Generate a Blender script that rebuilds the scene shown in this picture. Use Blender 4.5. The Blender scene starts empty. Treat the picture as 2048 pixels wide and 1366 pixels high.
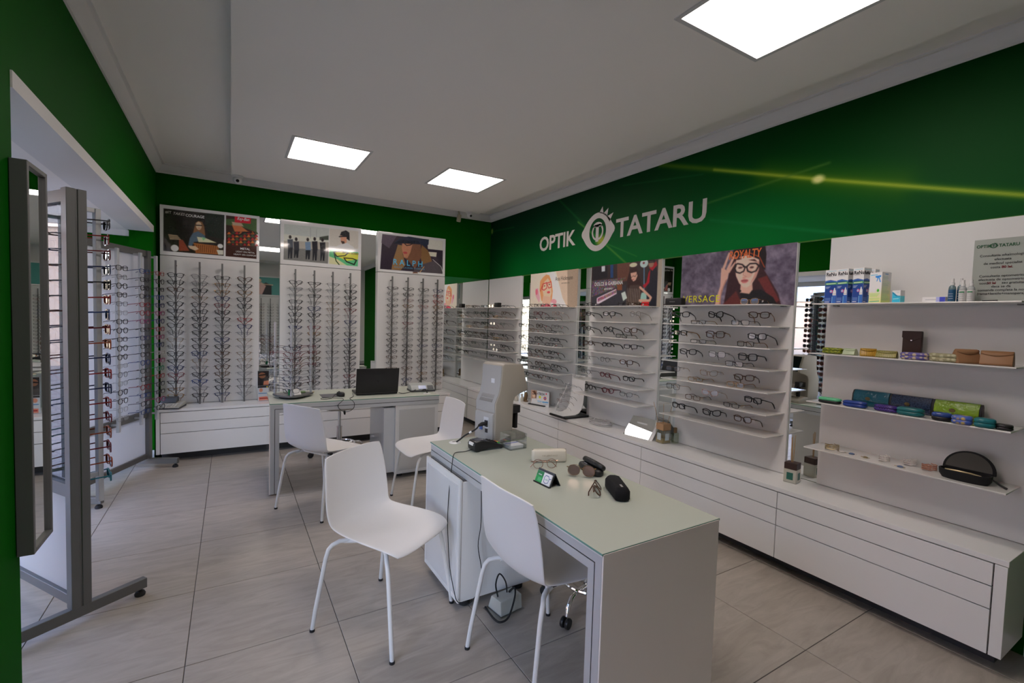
import bpy, bmesh, math, random, json
import numpy as np
from mathutils import Vector, Matrix

random.seed(7)
np.random.seed(7)
SC = bpy.context.scene
C = SC.collection
PI = math.pi

# ---------------------------------------------------------------- camera, world, exposure
cam_d = bpy.data.cameras.new('camera')
cam = bpy.data.objects.new('camera', cam_d)
C.objects.link(cam)
cam_d.sensor_width = 36.0
cam_d.lens = 16.475
cam_d.clip_start = 0.05
yaw, pitch, roll = -0.54145574, -0.04768087, -0.03000175
R3 = (Matrix.Rotation(yaw, 3, 'Z') @ Matrix.Rotation(pitch, 3, 'X') @ Matrix.Rotation(roll, 3, 'Y')
      @ Matrix.Rotation(PI / 2, 3, 'X'))
cam.matrix_world = Matrix.Translation((0, 0, 1.467)) @ R3.to_4x4()
SC.camera = cam

SC.view_settings.view_transform = 'Standard'
SC.view_settings.look = 'None'
SC.view_settings.gamma = 1
SC.view_settings.use_curve_mapping = False
SC.view_settings.exposure = EXPOSURE = 0.0
LAMP = 14.2          # ceiling panel emission
SKY = 2.5         # strength of the sky outside the shop window

w = bpy.data.worlds.new('world')
SC.world = w
w.use_nodes = True
nt = w.node_tree
sky = nt.nodes.new('ShaderNodeTexSky')
sky.sky_type = 'NISHITA'
sky.sun_disc = False
sky.sun_elevation = math.radians(38)
sky.sun_rotation = math.radians(60)
bg = nt.nodes['Background']
bg.inputs[1].default_value = SKY
tint = nt.nodes.new('ShaderNodeMix')        # thin white overcast over the blue
tint.data_type = 'RGBA'
tint.blend_type = 'MULTIPLY'
tint.inputs[0].default_value = 1.0
tint.inputs[7].default_value = (1.22, 0.95, 0.97, 1)
nt.links.new(sky.outputs[0], tint.inputs[6])
nt.links.new(tint.outputs[2], bg.inputs[0])

sd = bpy.data.lights.new('sun', 'SUN')      # shines over the shop onto the street in front of it
sd.energy = 1.0
sd.angle = math.radians(2)
sd.color = (1.0, 0.93, 0.86)
so_ = bpy.data.objects.new('sun', sd)
so_.rotation_euler = (0, math.radians(42), math.radians(12))
C.objects.link(so_)

pd = bpy.data.lights.new('window_daylight_portal', 'AREA')
pd.shape = 'RECTANGLE'
pd.size = 3.3
pd.size_y = 2.05
pd.cycles.is_portal = True
po = bpy.data.objects.new('window_daylight_portal', pd)
po.location = (-1.62, 3.92, 1.12)
po.rotation_euler = (PI / 2, 0, -PI / 2)
C.objects.link(po)
pd2 = pd.copy()
pd2.size = 1.16
pd2.size_y = 2.0
po2 = bpy.data.objects.new('unseen_door_portal', pd2)
po2.location = (-0.90, 0.80, 1.05)
po2.rotation_euler = (PI / 2, 0, -PI / 2)
C.objects.link(po2)

# ---------------------------------------------------------------- materials
def lin(c):
    return tuple((x / 255 / 12.92) if x <= 10.3 else ((x / 255 + 0.055) / 1.055) ** 2.4 for x in c)

MATS = {}
def mat(name, col, rough=0.5, metal=0.0, spec=0.5, trans=0.0, alpha=1.0, bump=0.0, bscale=60.0, var=0.0, vscale=6.0, emit=0.0, coat=0.0, ior=1.45, stretch=None):
    """Principled surface with procedural grain: col is linear RGB."""
    if name in MATS:
        return MATS[name]
    m = bpy.data.materials.new(name)
    m.use_nodes = True
    n = m.node_tree.nodes
    l = m.node_tree.links
    b = n['Principled BSDF']
    b.inputs['Base Color'].default_value = (*col, 1)
    b.inputs['Roughness'].default_value = rough
    b.inputs['Metallic'].default_value = metal
    b.inputs['Specular IOR Level'].default_value = spec
    b.inputs['Transmission Weight'].default_value = trans
    b.inputs['IOR'].default_value = ior
    b.inputs['Alpha'].default_value = alpha
    b.inputs['Coat Weight'].default_value = coat
    if emit:
        b.inputs['Emission Color'].default_value = (*col, 1)
        b.inputs['Emission Strength'].default_value = emit
    tc = None
    if var or bump:
        tc = n.new('ShaderNodeTexCoord')
        mp = n.new('ShaderNodeMapping')
        l.new(tc.outputs['Object'], mp.inputs[0])
        if stretch:
            mp.inputs['Scale'].default_value = stretch
    if var:
        no = n.new('ShaderNodeTexNoise')
        no.inputs['Scale'].default_value = vscale
        no.inputs['Detail'].default_value = 5
        l.new(mp.outputs[0], no.inputs['Vector'])
        mx = n.new('ShaderNodeMix')
        mx.data_type = 'RGBA'
        mx.inputs[6].default_value = (*[x * (1 - var) for x in col], 1)
        mx.inputs[7].default_value = (*[min(1, x * (1 + var)) for x in col], 1)
        l.new(no.outputs['Fac'], mx.inputs[0])
        l.new(mx.outputs[2], b.inputs['Base Color'])
    if bump:
        no = n.new('ShaderNodeTexNoise')
        no.inputs['Scale'].default_value = bscale
        l.new(mp.outputs[0], no.inputs['Vector'])
        bu = n.new('ShaderNodeBump')
        bu.inputs['Strength'].default_value = bump
        bu.inputs['Distance'].default_value = 0.002
        l.new(no.outputs['Fac'], bu.inputs['Height'])
        l.new(bu.outputs[0], b.inputs['Normal'])
    MATS[name] = m
    return m

def glass_mat(name, tint, gloss=0.12, rough=0.02, dark=0.0):
    """Thin pane: mostly clear, a little mirror."""
    if name in MATS:
        return MATS[name]
    m = bpy.data.materials.new(name)
    m.use_nodes = True
    n = m.node_tree.nodes
    l = m.node_tree.links
    n.clear()
    o = n.new('ShaderNodeOutputMaterial')
    t = n.new('ShaderNodeBsdfTransparent')
    t.inputs[0].default_value = (*tint, 1)
    g = n.new('ShaderNodeBsdfGlossy')
    g.inputs['Roughness'].default_value = rough
    lw = n.new('ShaderNodeLayerWeight')
    lw.inputs[0].default_value = 0.3
    mr = n.new('ShaderNodeMapRange')
    mr.inputs[3].default_value = gloss
    mr.inputs[4].default_value = min(1, gloss + 0.6)
    l.new(lw.outputs['Facing'], mr.inputs[0])
    mx = n.new('ShaderNodeMixShader')
    l.new(mr.outputs[0], mx.inputs[0])
    l.new(t.outputs[0], mx.inputs[1])
    l.new(g.outputs[0], mx.inputs[2])
    l.new(mx.outputs[0], o.inputs[0])
    MATS[name] = m
    return m

def print_mat(name, rough=0.35, coat=0.0):
    """Flat print: its colours are stored per point on the sheet's own fine grid."""
    if name in MATS:
        return MATS[name]
    m = mat(name, (1, 1, 1), rough, coat=coat)
    n = m.node_tree.nodes
    a = n.new('ShaderNodeVertexColor')
    a.layer_name = 'Col'
    m.node_tree.links.new(a.outputs[0], n['Principled BSDF'].inputs['Base Color'])
    return m

WHITE = mat('white_lacquer', (0.80, 0.80, 0.79), 0.28, bump=0.02, bscale=30, coat=0.2)
PANEL = mat('white_laminate', (0.72, 0.72, 0.71), 0.38, var=0.02)
GAPM = mat('dark_gap', (0.012, 0.012, 0.012), 0.8)
CEIL = mat('ceiling_paint', (0.92, 0.89, 0.85), 0.9, bump=0.04, bscale=120)
TRIMM = mat('cornice_paint', (0.76, 0.75, 0.73), 0.7)
GREEN = mat('green_wall_paint', (0.0004, 0.088, 0.0003), 0.65, var=0.04, bump=0.05, bscale=150)
ALU = mat('brushed_aluminium', (0.60, 0.62, 0.64), 0.38, 0.45, bump=0.05, bscale=90, stretch=(1, 1, 12))
ALUD = mat('grey_aluminium', (0.17, 0.172, 0.17), 0.45, 0.5)
CHROME = mat('chrome', (0.8, 0.8, 0.82), 0.08, 1.0)
MIRROR = mat('mirror_glass', (0.86, 0.89, 0.88), 0.0, 1.0)
BLACKP = mat('black_plastic', (0.012, 0.012, 0.013), 0.35)
BLACKL = mat('black_leatherette', (0.01, 0.01, 0.011), 0.42, bump=0.3, bscale=300)
BLACKM = mat('matt_black', (0.006, 0.006, 0.007), 0.8)
RUBBER = mat('rubber', (0.015, 0.015, 0.016), 0.75)
CHAIRM = mat('white_polypropylene', (0.74, 0.73, 0.72), 0.42, bump=0.05, bscale=400)
LEGM = mat('white_powder_coat', (0.72, 0.72, 0.71), 0.35)
FROST = mat('frosted_glass_top', (0.44, 0.47, 0.40), 0.42, spec=0.4)
GEDGE = mat('glass_edge', (0.16, 0.33, 0.26), 0.12)
GLASS = glass_mat('clear_glass', (0.95, 0.98, 0.97), 0.05)
LENS = glass_mat('clear_lens', (0.93, 0.94, 0.95), 0.03, 0.03)
ACRY = glass_mat('clear_acrylic', (0.92, 0.94, 0.95), 0.07, 0.05)
MACH = mat('warm_grey_plastic', (0.32, 0.29, 0.245), 0.5, bump=0.15, bscale=500)
MACH2 = mat('cool_grey_plastic', (0.35, 0.345, 0.34), 0.5, bump=0.15, bscale=500)
PAPER = mat('paper', (0.75, 0.75, 0.74), 0.7)
PRINT = print_mat('poster_print', 0.4)
PRINTG = print_mat('glazed_poster_print', 0.07, 1.0)
PRINTW = print_mat('wall_graphic_print', 0.55)
PRINTW.node_tree.nodes['Principled BSDF'].inputs['Specular IOR Level'].default_value = 0.12
GREEN.node_tree.nodes['Principled BSDF'].inputs['Specular IOR Level'].default_value = 0.08

# ---------------------------------------------------------------- mesh helpers
class MB:
    """Collects polygons (with material slots) and links them as one mesh object."""
    def __init__(s):
        s.v = []; s.f = []; s.m = []
    def add(s, vs, fs, mi=0):
        o = len(s.v)
        s.v += [tuple(v) for v in vs]
        s.f += [tuple(i + o for i in f) for f in fs]
        s.m += [mi] * len(fs)
        return s
    def box(s, x0, x1, y0, y1, z0, z1, mi=0):
        vs = [(x, y, z) for x in (x0, x1) for y in (y0, y1) for z in (z0, z1)]
        return s.add(vs, [(0, 1, 3, 2), (4, 6, 7, 5), (0, 4, 5, 1), (2, 3, 7, 6), (0, 2, 6, 4), (1, 5, 7, 3)], mi)
    def tube(s, path, r, n=8, mi=0, cap=True, flat=1.0):
        P = [Vector(p) for p in path]
        rs = r if isinstance(r, (list, tuple)) else [r] * len(P)
        rings = []
        up = None
        for i, p in enumerate(P):
            t = (P[min(i + 1, len(P) - 1)] - P[max(i - 1, 0)]).normalized()
            if up is None:
                up = Vector((0, 0, 1)) if abs(t.z) < 0.9 else Vector((1, 0, 0))
            a = t.cross(up)
            if a.length < 1e-5:
                a = t.cross(Vector((0, 1, 0)))
            a.normalize()
            b = a.cross(t).normalized()
            up = b
            rings.append([p + (a * math.cos(2 * PI * k / n) * flat + b * math.sin(2 * PI * k / n)) * rs[i] for k in range(n)])
        vs = [q for g in rings for q in g]
        fs = []
        for i in range(len(P) - 1):
            for k in range(n):
                fs.append((i * n + k, i * n + (k + 1) % n, (i + 1) * n + (k + 1) % n, (i + 1) * n + k))
        if cap:
            fs.append(tuple(range(n))[::-1])
            fs.append(tuple((len(P) - 1) * n + k for k in range(n)))
        return s.add(vs, fs, mi)
    def lathe(s, prof, n=24, c=(0, 0, 0), mi=0, axis='z'):
        vs = []
        for r, z in prof:
            for k in range(n):
                a = 2 * PI * k / n
                q = (r * math.cos(a), r * math.sin(a), z)
                if axis == 'y': q = (q[0], z, q[1])
                if axis == 'x': q = (z, q[0], q[1])
                vs.append((q[0] + c[0], q[1] + c[1], q[2] + c[2]))
        fs = []
        for i in range(len(prof) - 1):
            for k in range(n):
                fs.append((i * n + k, i * n + (k + 1) % n, (i + 1) * n + (k + 1) % n, (i + 1) * n + k))
        if prof[0][0] > 1e-6: fs.append(tuple(range(n))[::-1])
        if prof[-1][0] > 1e-6: fs.append(tuple((len(prof) - 1) * n + k for k in range(n)))
        return s.add(vs, fs, mi)
    def prism(s, pts, t0, t1, ax='y', mi=0):
        """Outline pts (a, b) pushed from t0 to t1 along ax: y -> (a, t, b), x -> (t, a, b), z -> (a, b, t)."""
        f = {'y': lambda a, b, t: (a, t, b), 'x': lambda a, b, t: (t, a, b), 'z': lambda a, b, t: (a, b, t)}[ax]
        n = len(pts)
        vs = [f(a, b, t0) for a, b in pts] + [f(a, b, t1) for a, b in pts]
        fs = [tuple(range(n)), tuple(range(n, 2 * n))[::-1]] + [(i, i + n, (i + 1) % n + n, (i + 1) % n) for i in range(n)]
        return s.add(vs, fs, mi)
    def build(s, name, mats, parent=None, smooth=False, bevel=0.0, seg=2, loc=None, rot=None, kind=None, label=None, group=None, cat=None):
        me = bpy.data.meshes.new(name)
        me.from_pydata(s.v, [], s.f)
        mats = mats if isinstance(mats, (list, tuple)) else [mats]
        for q in mats: me.materials.append(q)
        if any(s.m): me.polygons.foreach_set('material_index', s.m)
        bm = bmesh.new(); bm.from_mesh(me)
        bmesh.ops.recalc_face_normals(bm, faces=bm.faces)
        if bevel:
            es = [e for e in bm.edges if len(e.link_faces) == 2 and e.calc_face_angle(0) > 0.6]
            bmesh.ops.bevel(bm, geom=es, offset=bevel, segments=seg, affect='EDGES', profile=0.5, clamp_overlap=True)
        bm.to_mesh(me); bm.free()
        if smooth:
            me.polygons.foreach_set('use_smooth', [True] * len(me.polygons))
            if smooth != 'all':
                me.set_sharp_from_angle(angle=0.7)
        me.update()
        return link(name, me, parent, loc, rot, kind, label, group, cat)

def link(name, me, parent=None, loc=None, rot=None, kind=None, label=None, group=None, cat=None):
    o = bpy.data.objects.new(name, me)
    C.objects.link(o)
    if parent is not None: o.parent = parent
    if loc is not None: o.location = loc
    if rot is not None: o.rotation_euler = rot
    if kind: o['kind'] = kind
    if label: o['label'] = label
    if cat: o['category'] = cat
    if group: o['group'] = group
    return o

def thing(name, label, cat, loc=(0, 0, 0), rz=0, group=None, rot=None):
    return link(name, None, None, loc, rot if rot else (0, 0, rz), None, label, group, cat)

def box(name, m, x0, x1, y0, y1, z0, z1, parent=None, bevel=0.0, **k):
    return MB().box(x0, x1, y0, y1, z0, z1).build(name, m, parent, bevel=bevel, **k)

def copy_tree(o, parent=None):
    c = o.copy()
    C.objects.link(c)
    if parent is not None: c.parent = parent
    for ch in KIDS.get(o, []) or list(o.children):
        copy_tree(ch, c)
    return c
KIDS = {}

# frames on the walls: local x along the wall as the viewer reads it, local y up, local z out of the wall
def wall_frame(kind, x, y, z):
    if kind == 'R':     # on the wall to the viewer's side, facing -X
        m = Matrix(((0, 0, -1), (-1, 0, 0), (0, 1, 0)))
    elif kind == 'B':   # facing -Y
        m = Matrix(((1, 0, 0), (0, 0, -1), (0, 1, 0)))
    elif kind == 'N':   # near wall, facing +Y
        m = Matrix(((-1, 0, 0), (0, 0, 1), (0, 1, 0)))
    elif kind == 'L':   # facing +X
        m = Matrix(((0, 0, 1), (1, 0, 0), (0, 1, 0)))
    else:               # flat on a table, read from -Y
        m = Matrix(((1, 0, 0), (0, 1, 0), (0, 0, 1)))
    return Matrix.Translation((x, y, z)) @ m.to_4x4()

def text(body, size, frame, m, parent=None, name='lettering', bold=0.0, sx=1.0, shear=0.0, depth=0.0004, align='LEFT', spacing=1.0, res=3, line=1.0, **k):
    cu = bpy.data.curves.new(name, 'FONT')
    cu.body = body
    cu.size = size
    cu.offset = bold * size
    cu.shear = shear
    cu.extrude = depth
    cu.align_x = align
    cu.space_character = spacing
    cu.space_line = line
    cu.resolution_u = res
    t = bpy.data.objects.new('tmp', cu)
    C.objects.link(t)
    bpy.context.view_layer.update()
    me = bpy.data.meshes.new_from_object(t.evaluated_get(bpy.context.evaluated_depsgraph_get()))
    bpy.data.objects.remove(t)
    me.transform(Matrix.Diagonal((sx, 1, 1, 1)))
    me.transform(frame)
    me.materials.clear()
    me.materials.append(m)
    return link(name, me, parent, **k)

# ---------------------------------------------------------------- prints drawn on a fine grid of points
class Paint:
    def __init__(s, wd, ht, cell, bgc):
        s.W = max(4, int(round(wd / cell))); s.H = max(4, int(round(ht / cell)))
        s.wd = wd; s.ht = ht
        s.asp = wd / ht
        s.u, s.v = np.meshgrid((np.arange(s.W)) / (s.W - 1), (np.arange(s.H)) / (s.H - 1))
        s.px = 1.0 / s.H
        s.c = np.ones((s.H, s.W, 3)) * np.array(bgc, float)
    def blend(s, mask, col, a=1.0):
        mk = (mask * a)[..., None]
        s.c = s.c * (1 - mk) + np.array(col, float) * mk
    def noise(s, amp, scale, seed=1, col=None):
        rs = np.random.RandomState(seed)
        n = max(3, int(scale))
        g = rs.rand(n + 2, int(n * s.asp) + 2)
        yy = s.v * (g.shape[0] - 2); xx = s.u * (g.shape[1] - 2)
        i = yy.astype(int); j = xx.astype(int)
        fy = yy - i; fx = xx - j
        fy = fy * fy * (3 - 2 * fy); fx = fx * fx * (3 - 2 * fx)
        r = (g[i, j] * (1 - fx) + g[i, j + 1] * fx) * (1 - fy) + (g[i + 1, j] * (1 - fx) + g[i + 1, j + 1] * fx) * fy
        s.c = np.clip(s.c + ((r - 0.5) * amp)[..., None], 0, 255)
        return r
    def poly_mask(s, pts):
        X = s.u * s.asp; Y = s.v
        P = [(p[0] * s.asp, p[1]) for p in pts]
        ins = np.zeros(X.shape, bool)
        d = np.full(X.shape, 9.0)
        for k in range(len(P)):
            (x1, y1), (x2, y2) = P[k], P[(k + 1) % len(P)]
            if y1 != y2:
                cr = ((y1 > Y) != (y2 > Y)) & (X < (x2 - x1) * (Y - y1) / (y2 - y1) + x1)
                ins ^= cr
            d = np.minimum(d, s.seg(X, Y, x1, y1, x2, y2))
        sd = np.where(ins, -d, d)
        return np.clip(0.5 - sd / (1.2 * s.px), 0, 1)
    def seg(s, X, Y, x1, y1, x2, y2):
        dx, dy = x2 - x1, y2 - y1
        L = dx * dx + dy * dy + 1e-12
        t = np.clip(((X - x1) * dx + (Y - y1) * dy) / L, 0, 1)
        return np.hypot(X - x1 - t * dx, Y - y1 - t * dy)
    def poly(s, pts, col, a=1.0): s.blend(s.poly_mask(pts), col, a)
    def ell(s, cx, cy, rx, ry, col, a=1.0, soft=None):
        d = np.hypot((s.u - cx) / max(rx, 1e-4), (s.v - cy) / max(ry, 1e-4))
        e = soft if soft else s.px / max(min(rx * s.asp, ry), 1e-3)
        s.blend(np.clip((1 - d) / e + 0.5, 0, 1), col, a)
    def line(s, pts, wdt, col, a=1.0, glow=False):
        X = s.u * s.asp; Y = s.v
        d = np.full(X.shape, 9.0)
        for p, q in zip(pts, pts[1:]):
            d = np.minimum(d, s.seg(X, Y, p[0] * s.asp, p[1], q[0] * s.asp, q[1]))
        if glow:
            s.blend(np.exp(-(d / wdt) ** 2), col, a)
        else:
            s.blend(np.clip((wdt / 2 - d) / s.px + 0.5, 0, 1), col, a)
    def spec(s, items):
        for it in items:
            if it[0] == 'p': s.poly(it[2], it[1])
            elif it[0] == 'e': s.ell(it[2][0], it[2][1], it[3], it[4], it[1])
            elif it[0] == 'l': s.line(it[2], max(it[3], 0.006), it[1])
            elif it[0] == 'x':
                mk = s.poly_mask(it[2])
                rs = np.random.RandomState(5)
                n = rs.rand(s.H // 3 + 1, s.W // 2 + 1, 3) * 150 + 25
                n = np.repeat(np.repeat(n, 3, 0), 2, 1)[:s.H, :s.W]
                s.c = s.c * (1 - mk[..., None] * .85) + (n * .7 + np.array(it[1]) * .3) * mk[..., None] * .85
    def blur(s, n=1):
        for _ in range(n):
            p = np.pad(s.c, ((1, 1), (1, 1), (0, 0)), 'edge')
            s.c = (p[:-2, 1:-1] + p[2:, 1:-1] + p[1:-1, :-2] + p[1:-1, 2:] + 4 * p[1:-1, 1:-1]) / 8
    def build(s, name, frame, m, parent=None, gain=2.1, **k):
        """Sheet whose lower corner is the frame's origin. gain: the photograph is darker than the print."""
        W, H = s.W, s.H
        co = np.zeros((H * W, 3))
        co[:, 0] = (s.u * s.wd).ravel()
        co[:, 1] = ((1 - s.v) * s.ht).ravel()
        F = np.array(frame)
        co = co @ F[:3, :3].T + F[:3, 3]
        i, j = np.meshgrid(np.arange(H - 1), np.arange(W - 1), indexing='ij')
        a = (i * W + j).ravel()
        q = np.stack([a, a + W, a + W + 1, a + 1], 1)
        me = bpy.data.meshes.new(name)
        me.vertices.add(H * W)
        me.vertices.foreach_set('co', co.ravel())
        me.loops.add(q.size)
        me.loops.foreach_set('vertex_index', q.ravel())
        me.polygons.add(len(q))
        me.polygons.foreach_set('loop_start', np.arange(len(q)) * 4)
        me.update(calc_edges=True)
        ca = me.color_attributes.new('Col', 'FLOAT_COLOR', 'POINT')
        x = np.clip(s.c, 0, 255) / 255
        l = np.where(x <= 0.04045, x / 12.92, ((x + 0.055) / 1.055) ** 2.4)
        l = np.clip(l * gain, 0, 0.85)
        buf = np.ones((H * W, 4)); buf[:, :3] = l.reshape(-1, 3)
        ca.data.foreach_set('color', buf.ravel())
        me.materials.append(m)
        return link(name, me, parent, **k)
# ================================================================ the room
XL, XR, YB, YN = -0.63, 3.11, 5.82, -1.35      # wall faces
ZC, ZD = 2.885, 2.795                          # ceiling, dropped ceiling
BAYX, BAY0, BAY1, SOF = -1.62, 2.24, 5.60, 2.19

# floor: grout bed with one tile object per tile
fl = box('floor', mat('grout', (0.10, 0.095, 0.09), 0.9), BAYX - 0.1, XR + 0.1, YN - 0.1, YB + 0.15, -0.06, -0.0035, kind='structure')
def tile_mat():
    m = mat('porcelain_tile', (0.46, 0.43, 0.385), 0.33, spec=0.45)
    n = m.node_tree.nodes; l = m.node_tree.links
    b = n['Principled BSDF']
    tc = n.new('ShaderNodeTexCoord'); oi = n.new('ShaderNodeObjectInfo')
    ad = n.new('ShaderNodeVectorMath'); ad.operation = 'MULTIPLY_ADD'
    cx = n.new('ShaderNodeCombineXYZ')
    l.new(oi.outputs['Random'], cx.inputs[0]); l.new(oi.outputs['Random'], cx.inputs[1])
    ad.inputs[1].default_value = (37, 53, 0)
    l.new(cx.outputs[0], ad.inputs[0]); l.new(tc.outputs['Object'], ad.inputs[2])
    mp = n.new('ShaderNodeMapping'); mp.inputs['Scale'].default_value = (1.6, 7.0, 1)
    l.new(ad.outputs[0], mp.inputs[0])
    n1 = n.new('ShaderNodeTexNoise'); n1.inputs['Scale'].default_value = 2.2; n1.inputs['Detail'].default_value = 9; n1.inputs['Distortion'].default_value = 1.2
    n1.inputs['Roughness'].default_value = 0.62
    l.new(mp.outputs[0], n1.inputs['Vector'])
    cr = n.new('ShaderNodeValToRGB')
    e = cr.color_ramp.elements
    e[0].position = 0.3; e[0].color = (0.33, 0.292, 0.248, 1)
    e[1].position = 0.72; e[1].color = (0.455, 0.41, 0.355, 1)
    l.new(n1.outputs['Fac'], cr.inputs[0])
    l.new(cr.outputs[0], b.inputs['Base Color'])
    bu = n.new('ShaderNodeBump'); bu.inputs['Strength'].default_value = 0.12; bu.inputs['Distance'].default_value = 0.002
    l.new(n1.outputs['Fac'], bu.inputs['Height']); l.new(bu.outputs[0], b.inputs['Normal'])
    return m
TILE = tile_mat()
P = 0.6025
tx0, ty0 = -0.160, 1.062
t0 = None
xs = [tx0 + P * k for k in range(-3, 6)]
ys = [ty0 + P * k for k in range(-4, 8)]
TM = {}
for x in xs:
    for y in ys:
        a0, a1 = max(x, BAYX - 0.05), min(x + P, XR + 0.05)
        b0, b1 = max(y, YN), min(y + P, YB + 0.1)
        if a1 - a0 < 0.03 or b1 - b0 < 0.03:
            continue
        if x + P < XL and y + P < BAY0 - 0.1:
            continue
        key = (round(a1 - a0, 3), round(b1 - b0, 3))
        g = 0.0017
        if key not in TM:
            o = MB().box(g, a1 - a0 - g, g, b1 - b0 - g, -0.008, 0).build('tile', TILE, fl, bevel=0.0012, seg=1, loc=(a0, b0, 0))
            TM[key] = o.data
        else:
            link('tile', TM[key], fl, loc=(a0, b0, 0))

# walls
box('wall_back', GREEN, XL - 0.15, XR + 0.15, YB, YB + 0.12, 0, 2.95, kind='structure')
box('wall_right', GREEN, XR, XR + 0.12, YN - 0.1, YB + 0.1, 0, 2.95, kind='structure')
box('wall_near', mat('near_wall_bounce_paint', (.74, .72, .69), .8), XL - 0.15, XR + 0.15, YN - 0.12, YN, 0, 2.95, kind='structure')  # wall behind the camera, made pale to bounce light into the room
# left side: wall up to the bay, beam above the bay opening, pillar beyond it
wl = MB()
wl.box(XL - 0.25, XL, YN - 0.1, 0.22, 0, 2.95)
wl.box(XL - 0.25, XL, 1.38, BAY0, 0, 2.95)
wl.box(XL - 0.25, XL, 0.22, 1.38, 2.10, 2.95)
wl.build('wall_left', GREEN, kind='structure')
dr = MB()
dr.box(XL - 0.22, XL - 0.16, 0.22, 0.30, 0, 2.10); dr.box(XL - 0.22, XL - 0.16, 1.30, 1.38, 0, 2.10)
dr.box(XL - 0.22, XL - 0.16, 0.30, 1.30, 2.02, 2.10); dr.box(XL - 0.22, XL - 0.16, 0.30, 1.30, 0.0, 0.10)
dro = dr.build('unseen_door_1', LEGM, kind='structure', bevel=.003)  # unseen glazed door, added to let daylight in from this side
box('pane', GLASS, XL - 0.193, XL - 0.187, 0.30, 1.30, 0.10, 2.02, dro)
MB().tube([(XL - 0.16, 1.24, .95), (XL - 0.11, 1.24, .95), (XL - 0.11, 1.24, 1.25), (XL - 0.16, 1.24, 1.25)], .01, 8).build('door_handle', ALU, dro, smooth=True)
box('wall_left_beam', GREEN, XL - 0.20, XL, BAY0, YB, SOF + 0.055, 2.95, kind='structure')
box('wall_left_pillar', GREEN, XL - 0.18, XL, BAY1, YB, 0, SOF + 0.055, kind='structure')
box('wall_bay_back', GREEN, BAYX - 0.1, XL - 0.18, YB - 0.12, YB, 0, SOF + 0.05, kind='structure')
box('wall_bay_near', GREEN, BAYX - 0.1, XL - 0.25, BAY0 - 0.12, BAY0, 0, 2.95, kind='structure')
# bay soffit and its white edge band
box('ceiling_bay', CEIL, BAYX - 0.1, XL - 0.20, BAY0 - 0.1, YB, SOF, SOF + 0.12, kind='structure')
box('trim_1', TRIMM, XL - 0.20, XL + 0.006, BAY0 - 0.0, BAY1 - 0.005, SOF - 0.002, SOF + 0.055, kind='structure')
box('trim_2', TRIMM, BAYX, XL - 0.185, YB - 0.15, YB - 0.12, SOF - 0.05, SOF, kind='structure')

# cornice round the top of the walls (cove profile)
def cornice(name, kind, a0, a1):
    prof = [(0, 0), (0.012, 0), (0.012, 0.012), (0.03, 0.022), (0.048, 0.045), (0.055, 0.075), (0.075, 0.075), (0.075, 0.09), (0, 0.09)]
    mb = MB()
    z = ZC - 0.085
    if kind == 'R': mb.prism([(XR - d, z + h) for d, h in prof], a0, a1, 'y')
    if kind == 'L': mb.prism([(XL + d, z + h) for d, h in prof], a0, a1, 'y')
    if kind == 'B': mb.prism([(YB - d, z + h) for d, h in prof], a0, a1, 'x')
    if kind == 'N': mb.prism([(YN + d, z + h) for d, h in prof], a0, a1, 'x')
    mb.build(name, TRIMM, kind='structure', smooth=True)
cornice('trim_3', 'R', YN, YB)
cornice('trim_4', 'B', XL, XR)
cornice('trim_5', 'L', YN, YB)
cornice('trim_6', 'N', XL, XR)
for i, (x0, x1, y0, y1) in enumerate([(XL, XL + 0.012, YN, 0.205), (XL, XL + 0.012, 1.39, BAY0)]):
    box('baseboard_left', mat('skirting', (0.62, 0.62, 0.6), 0.4), x0, x1, y0, y1 + 0.012, 0, 0.075, kind='structure')
box('baseboard_pillar', MATS['skirting'], XL - 0.18, XL, BAY1 - 0.012, BAY1, 0, 0.1, kind='structure')
box('baseboard_right', MATS['skirting'], XR - 0.012, XR, YN, 0.55, 0, 0.075, kind='structure')

# ceiling and the lower slab with the light panels let into it
box('ceiling', CEIL, XL - 0.2, XR + 0.2, YN - 0.2, YB + 0.2, ZC, ZC + 0.1, kind='structure')
LX = [(0.395, 0.995), (1.655, 2.255)]
LY = [(3.932, 4.540), (0.865, 1.465)]
slab = MB()
xcuts = [0.0, LX[0][0], LX[0][1], LX[1][0], LX[1][1], 2.72]
ycuts = [-0.75, LY[1][0], LY[1][1], LY[0][0], LY[0][1], 5.45]
for i in range(5):
    for j in range(5):
        if i in (1, 3) and j in (1, 3):
            continue
        slab.box(xcuts[i], xcuts[i + 1], ycuts[j], ycuts[j + 1], ZD, ZC)
slab.build('ceiling_slab', CEIL, kind='structure')
LAMPM = mat('lit_diffuser', (1.0, 0.88, 0.82), 0.5, emit=LAMP)
FRM = mat('lamp_frame', (0.6, 0.6, 0.6), 0.4)
desc = {(0, 0): 'square LED ceiling panel, farther row, nearer the window side', (1, 0): 'square LED ceiling panel, farther row, nearer the logo wall',
        (0, 1): 'square LED ceiling panel behind the camera on the window side', (1, 1): 'large looking square LED ceiling panel cut by the top of the picture'}
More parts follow.
